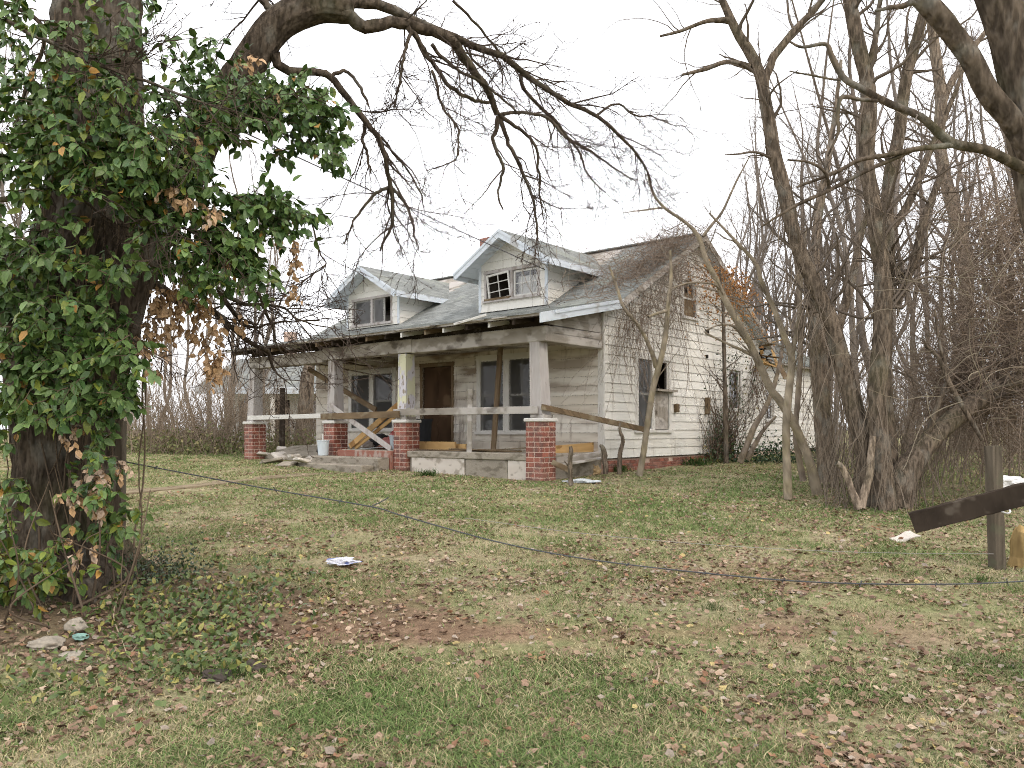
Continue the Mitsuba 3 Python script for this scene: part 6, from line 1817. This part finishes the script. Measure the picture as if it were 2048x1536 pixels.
# vine shrub on the rear part of the side wall, half evergreen
wv = thing('wall_vine', 'half evergreen vine climbing the rear end of the side wall', 'vine')
gs = []
N = 170
b = rng.normal(7.3, 0.45, N)
st = W(np.stack([rng.uniform(0.06, 0.4, N), b, rng.uniform(0.8, 1.2, N)], 1))
gs.append((*curls(rng, st, rng.normal(size=(N, 3)) * 0.2 + [0, 0, 1], rng.uniform(0.8, 2.7, N), 12, 0.2, trop=(0, 0, 0.05), r=(0.004, 0.012)), 3))
N = 60
b = rng.normal(9.3, 0.22, N)
st = W(np.stack([rng.uniform(-0.2, 0.4, N), b, rng.uniform(2.8, 3.6, N)], 1))
gs.append((*curls(rng, st, rng.normal(size=(N, 3)) * 0.3 + [0, 0, -1], rng.uniform(0.8, 2.7, N), 12, 0.2, trop=(0, 0, -0.05), r=(0.004, 0.012)), 3))
v, f, r = pack(gs)
put('stems', (v, f), 'bark', wv, True, kind='stuff', color=tint(v, r, (0.14, 0.105, 0.08), (0.15, 0.115, 0.09), 4, 0.02))
N = 1100
b = np.concatenate([rng.normal(7.0, 0.45, 750), rng.normal(7.6, 0.7, 350)])
zz = np.concatenate([0.75 + np.abs(rng.normal(0, 0.6, 750)), rng.uniform(1.8, 3.7, 350)])
v, f, c = leaf_cloud(rng, W(np.stack([rng.uniform(0.05, 0.55, N), b, zz], 1)), (0.05, 0.09), (0.022, 0.036, 0.017), (0.06, 0.085, 0.036), yellow=0.1, yc=(0.2, 0.16, 0.06))
put('leaves', (v, f), 'foliage', wv, True, kind='stuff', color=c)
N = 1200
b = rng.normal(6.9, 0.95, N)
pos = W(np.stack([rng.uniform(0.25, 0.9, N), b, np.minimum(roof_z(b), 5.6) - np.abs(rng.normal(0.1, 0.6, N))], 1))
v, f, c = leaf_cloud(rng, pos, (0.05, 0.10), (0.28, 0.13, 0.055), (0.48, 0.26, 0.11), drop=0.8, V=DRY_V)
solo('dry_creeper', (v, f), 'litter', 'rust coloured dead leaves of a creeper at the rear slope of the gable', 'dead leaves', smooth=True, kind='stuff', color=c)
q = P(1545, 905, 20.5)
N = 1500
pos = np.array([q[0], q[1], float(ground_z(q[0], q[1]))]) + np.abs(rng.normal(size=(N, 3))) * [0, 0, 0.3] + rng.normal(size=(N, 3)) * [0.75, 0.4, 0.03]
v, f, c = leaf_cloud(rng, pos, (0.05, 0.10), (0.014, 0.030, 0.012), (0.05, 0.09, 0.032))
solo('evergreen_shrub', (v, f), 'foliage', 'low dark evergreen shrub at the wall of the rear wing', 'shrub', smooth=True, color=c)
q = onto(312, 1160)
N = 1000
pos = q + np.abs(rng.normal(size=(N, 3))) * [0, 0, 0.13] + rng.normal(size=(N, 3)) * [0.22, 0.18, 0.01]
v, f, c = leaf_cloud(rng, pos, (0.02, 0.04), (0.022, 0.040, 0.022), (0.06, 0.085, 0.042))
a = shoots(rng, 36, lambda n: (q[0] + rng.normal(0, 0.16, n), q[1] + rng.normal(0, 0.12, n)), (0.25, 0.5), (0.0025, 0.004), 0.4)
sh = thing('evergreen_shrub', 'small dark evergreen shrub right of the old tree trunk', 'shrub')
put('foliage', (v, f), 'foliage', sh, True, kind='stuff', color=c)
v, f, r = pack([(*a, 4)])
put('stems', (v, f), 'bark', sh, True, kind='stuff', color=tint(v, r, (0.14, 0.11, 0.08), (0.14, 0.11, 0.08), 3, 0.02))

# ------------------------------------------------------------------ ground cover
gr = np.random.default_rng(900)
IVYP = [(330, 1200, 0.45, 400), (420, 1260, 0.4, 420), (320, 1310, 0.4, 300), (480, 1200, 0.45, 280), (250, 1240, 0.3, 150), (400, 1340, 0.25, 130), (560, 1170, 0.35, 110), (200, 1400, 0.35, 90), (60, 1380, 0.3, 60), (470, 1345, 0.12, 60)]
pos = []
for px, py, s, n in IVYP:
    q = onto(px, py)
    xy = q[:2] + gr.normal(size=(n, 2)) * [s * 0.8, s * 0.9]
    pos.append(np.c_[xy, ground_z(xy[:, 0], xy[:, 1]) + gr.uniform(0.02, 0.14, n)])
pos = np.vstack(pos)
v, f, c = leaf_cloud(gr, pos, (0.035, 0.07), (0.045, 0.080, 0.024), (0.14, 0.18, 0.055), up=1.2, drop=0.1, yellow=0.16, yc=(0.30, 0.28, 0.08))
solo('ground_ivy', (v, f), 'foliage', 'patch of green and yellowing ivy creeping over the ground right of the old tree', 'ground cover', smooth=True, kind='stuff', color=c)


def yard(N, y0, y1, power):
    u = gr.random(N)
    e = 1 - power
    y = (y0 ** e + u * (y1 ** e - y0 ** e)) ** (1 / e)
    x = gr.uniform(-0.72, 0.72, N) * y + gr.normal(0, 0.1, N)
    lx, ly = (x - OX[0]) * RX[0] + (y - OX[1]) * RX[1], (x - OX[0]) * VX[0] + (y - OX[1]) * VX[1]
    ok = ~((lx > -10.3) & (lx < 0.1) & (ly > -0.02)) & ~((lx > -7.0) & (lx < -4.3) & (ly > -0.85))
    dp_ = np.min(np.hypot(x[:, None] - pl[None, :, 0], y[:, None] - pl[None, :, 1]), 1)
    return x, y, ok, dp_, lx, ly


# grass: tufts of narrow blades
x, y, ok, dp_, lx, ly = yard(150000, 3.3, 30, 1.02)
patch = nfbm(np.stack([x * 0.5, y * 0.5, x * 0], -1), 3, 31) * 0.5 + nfbm(np.stack([x * 2.4, y * 2.4, x * 0], -1), 3, 32) * 0.5
bare = np.hypot((x + 3.3) / 1.7, (y - 6.2) / 1.5) < 1.0
bare = bare | (np.hypot((x + 1.25) / 1.1, (y - 6.05) / 0.65) + 1.2 * (patch - 0.5) < 0.9)
strip_ = (np.abs(y - 5.75 - 0.02 * x) < 0.5) & (np.abs(x) < 3.5)
keep = ok & ((dp_ > 0.36) | (gr.random(len(x)) < 0.25)) & (gr.random(len(x)) < np.clip((patch - 0.26) * 4.0, 0.22, 1)) & (~bare | (gr.random(len(x)) < 0.12)) & (~strip_ | (gr.random(len(x)) < 0.3))
x, y, patch = x[keep], y[keep], patch[keep]
nb = 5
X_ = np.repeat(x, nb) + gr.normal(0, 0.028, len(x) * nb)
Y_ = np.repeat(y, nb) + gr.normal(0, 0.028, len(x) * nb)
M = len(X_)
z0 = ground_z(X_, Y_) + 0.035 * (nfbm(np.stack([X_ * 2.2, Y_ * 2.2, X_ * 0], -1), 3, 8) - 0.5)
root = np.stack([X_, Y_, z0 - 0.004], 1)
hgt = gr.uniform(0.016, 0.048, M) * np.repeat(0.7 + 0.8 * np.clip(patch - 0.35, 0, 0.4) / 0.4, nb) * np.where(gr.random(M) < 0.02, 1.7, 1)
az = gr.uniform(0, 2 * np.pi, M)
wd = np.stack([np.cos(az), np.sin(az), np.zeros(M)], 1) * (0.0014 + 0.00042 * Y_)[:, None]
ln = gr.normal(size=(M, 3)) * [0.55, 0.55, 0] + [0, 0, 1]
mid = root + ln * [0.6, 0.6, 1] * (hgt * 0.55)[:, None]
tip = root + ln * [1.5, 1.5, 0.95] * hgt[:, None]
t = np.clip(np.repeat((patch - 0.42) * 4.0, nb) + gr.normal(0, 0.3, M), 0, 1)[:, None]
u = gr.random((M, 1))
straw = np.array([0.46, 0.40, 0.24]) * (0.6 + 0.6 * u)
green = np.array([0.155, 0.215, 0.078]) * (0.6 + 0.9 * u)
lush = np.array([0.14, 0.20, 0.08]) * (0.7 + 0.6 * u)
c = np.where(gr.random((M, 1)) < 0.36 + 0.55 * t, np.where(gr.random((M, 1)) < 0.3, lush, green), straw)
nearb = Y_ < 6.2
n1, n2 = int(nearb.sum()), int((~nearb).sum())
v1 = np.stack([root - wd, root + wd, mid - wd * 0.8, mid + wd * 0.8, tip], 1)[nearb].reshape(-1, 3)
f1 = (np.array([[0, 1, 3], [0, 3, 2], [2, 3, 4]])[None] + (np.arange(n1) * 5)[:, None, None]).reshape(-1, 3)
v2 = np.stack([root - wd, root + wd, tip], 1)[~nearb].reshape(-1, 3)
f2 = np.arange(n2 * 3).reshape(-1, 3) + len(v1)
v, f = np.vstack([v1, v2]), np.vstack([f1, f2])
c = np.vstack([np.repeat(c[nearb], 5, 0), np.repeat(c[~nearb], 3, 0)])
solo('grass', (v, f), 'litter', 'thin patchy lawn grass, part green and part straw coloured', 'grass', smooth=True, kind='stuff', color=np.clip(c, 0.004, 0.9))

# fallen leaves
x, y, ok, dp_, lx, ly = yard(76000, 3.2, 27, 1.02)
cl_ = nfbm(np.stack([x * 0.7, y * 0.7, x * 0 + 3], -1), 3, 51) * 0.4 + nfbm(np.stack([x * 3.2, y * 3.2, x * 0], -1), 2, 52) * 0.6
dens = np.clip((cl_ - 0.38) * 2.6, 0.05, 0.8)
dens = np.maximum(dens, 0.95 * np.exp(-(((x + 2.2) / 1.5) ** 2 + ((y - 5.7) / 1.3) ** 2)) * (0.4 + cl_))
dens = np.maximum(dens, 0.8 * np.exp(-(((x + 1.3) / 1.2) ** 2 + ((y - 6.3) / 0.8) ** 2)) * (0.4 + cl_))
dens = np.maximum(dens, 0.95 * np.exp(-(((x - 5.0) / 3.6) ** 2 + ((y - 11.8) / 2.2) ** 2)) * (0.4 + cl_))
dens = np.maximum(dens, 0.9 * np.exp(-((ly + 0.9) / 1.0) ** 2) * ((lx > -4.5) & (lx < 2.5)) * (0.4 + cl_))
dens = np.maximum(dens, 0.4 * np.exp(-(((x - 2.5) / 1.8) ** 2 + ((y - 4.6) / 1.0) ** 2)))
keep = (ok | (gr.random(len(x)) < 0.02) & (ly < 0)) & (gr.random(len(x)) < dens * np.where(dp_ < 0.42, 0.25, 1) * np.clip(0.40 + 0.075 * y, 0.5, 1.0))
x, y = x[keep], y[keep]
M = len(x)
z0 = ground_z(x, y) + 0.035 * (nfbm(np.stack([x * 2.2, y * 2.2, x * 0], -1), 3, 8) - 0.5)
pos = np.stack([x, y, z0 + gr.uniform(0.004, 0.026, M)], 1)
az = gr.uniform(0, 2 * np.pi, M)
ax = unit(np.stack([np.cos(az), np.sin(az), gr.normal(0, 0.28, M)], 1))
nor = unit(gr.normal(size=(M, 3)) * [0.36, 0.36, 0] + [0, 0, 1])
Yv = unit(np.cross(nor, ax))
Zv = np.cross(ax, Yv)
pal = np.array([[0.29, 0.195, 0.14], [0.37, 0.265, 0.19], [0.22, 0.145, 0.105], [0.45, 0.35, 0.26], [0.16, 0.105, 0.08], [0.31, 0.175, 0.11], [0.37, 0.31, 0.255], [0.48, 0.38, 0.18]])
col = pal[gr.choice(8, M, p=[.22, .2, .17, .12, .12, .06, .085, .025])] * gr.uniform(0.7, 1.2, (M, 1))
FALL_V = np.array([[0, 0, 0.02], [0.22, 0.30, 0.14], [0.34, 0, -0.03], [0.24, -0.33, 0.05], [0.62, 0.36, -0.05], [0.66, 0, 0.05], [0.58, -0.28, 0.20], [1.0, 0.06, 0.10]])
sz = gr.uniform(0.027, 0.062, M) * (1 + 0.008 * y)
view = np.hypot(x, y) - sz * 22
ids = np.argsort(view)
labels.setdefault('ground__leaf_litter', {})
leaf_parts('ground', 'fallen_leaf', 'leaf_litter', 'litter', pos, ax, Yv, Zv, sz, col, view + np.where((np.abs(x) < 0.66 * y) & (y > 3.75), 0, 50), FALL_V, LEAF_F, LEAF_C, 16)

# weeds and grass tufts
for k, (px, py, s, lab) in enumerate([(853, 947, 0.20, 'green weed at the foot of the porch beside the middle pier'), (962, 943, 0.24, 'dark leafy weed in front of the porch foundation'), (1035, 950, 0.2, 'green weed just left of the end pier'),
                                     (1238, 938, 0.22, 'green weed by the dead stems at the side wall'), (1392, 925, 0.3, 'clump of grey green blades along the side wall foundation'), (712, 935, 0.2, 'green weed growing against the lowest porch step'), (470, 1352, 0.13, 'upright tuft of grass between the dark clods in the foreground'),
                                     (1960, 1160, 0.10, 'wispy green tuft near the right edge below the fence wire'), (1425, 1215, 0.09, 'bright grass tuft in the lawn below the fence wire')]):
    q = onto(px, py + 6)
    N = 170 if k < 6 else 80
    rt = q + gr.normal(size=(N, 3)) * [s * 0.55, s * 0.3, 0]
    ln = unit(gr.normal(size=(N, 3)) * 0.45 + [0, 0, 1]) * (s * gr.uniform(0.4, 1.1, N))[:, None]
    az = gr.uniform(0, 6.28, N)
    wd = np.stack([np.cos(az), np.sin(az), 0 * az], 1) * (s * 0.03 if k < 6 else s * 0.02)
    v = np.stack([rt - wd * 0.5, rt + wd * 0.5, rt + ln * 0.6 - wd, rt + ln * 0.6 + wd, rt + ln * [1.4, 1.4, 0.9]], 1).reshape(-1, 3)
    f = (np.array([[0, 1, 3], [0, 3, 2], [2, 3, 4]])[None] + (np.arange(N) * 5)[:, None, None]).reshape(-1, 3)
    c = np.array([0.055, 0.095, 0.030]) * gr.uniform(0.5, 1.5, (N, 1)) if k != 1 else np.array([0.075, 0.07, 0.045]) * gr.uniform(0.5, 1.4, (N, 1))
    solo('weed', (v, f), 'litter', lab, 'weed', smooth=True, color=np.repeat(c[:, None], 5, 1).reshape(-1, 3))
# fallen sticks
for k, (pts, r, lab) in enumerate([([(246, 1180), (230, 1225), (228, 1260), (244, 1300), (255, 1325), (275, 1345)], 0.006, 'long curved pale stick standing in the ground ivy'), ([(262, 1312), (290, 1300), (338, 1292)], 0.004, 'thin stick lying across the ground ivy'),
                                   ([(388, 1260), (402, 1235), (424, 1198)], 0.004, 'straight pale stalk leaning in the ground ivy'), ([(90, 1395), (150, 1360), (235, 1325)], 0.004, 'thin stick lying on the earth below the stones'),
                                   ([(1312, 1378), (1318, 1350), (1313, 1330)], 0.008, 'short straw coloured stick on the near lawn'), ([(1900, 1440), (1925, 1420), (1942, 1402)], 0.006, 'pale curved stick on the near lawn at the right'), ([(1080, 1398), (1100, 1392), (1125, 1380)], 0.009, 'grey piece of bark on the near lawn')]):
    g_ = [onto(a, b) + [0, 0, 0.02 + (0.05 * math.sin(math.pi * i / (len(pts) - 1)) if k < 3 else 0)] for i, (a, b) in enumerate(pts)]
    s = spline(np.array(g_), 14)
    v, f, rr = pack([(s[None], np.full((1, 14), r) * np.linspace(1.1, 0.6, 14), 6)])
    solo('stick', (v, f), 'bark', lab, 'stick', smooth=True, color=tint(v, rr, (0.36, 0.29, 0.2), (0.36, 0.29, 0.2), k, 0.01))
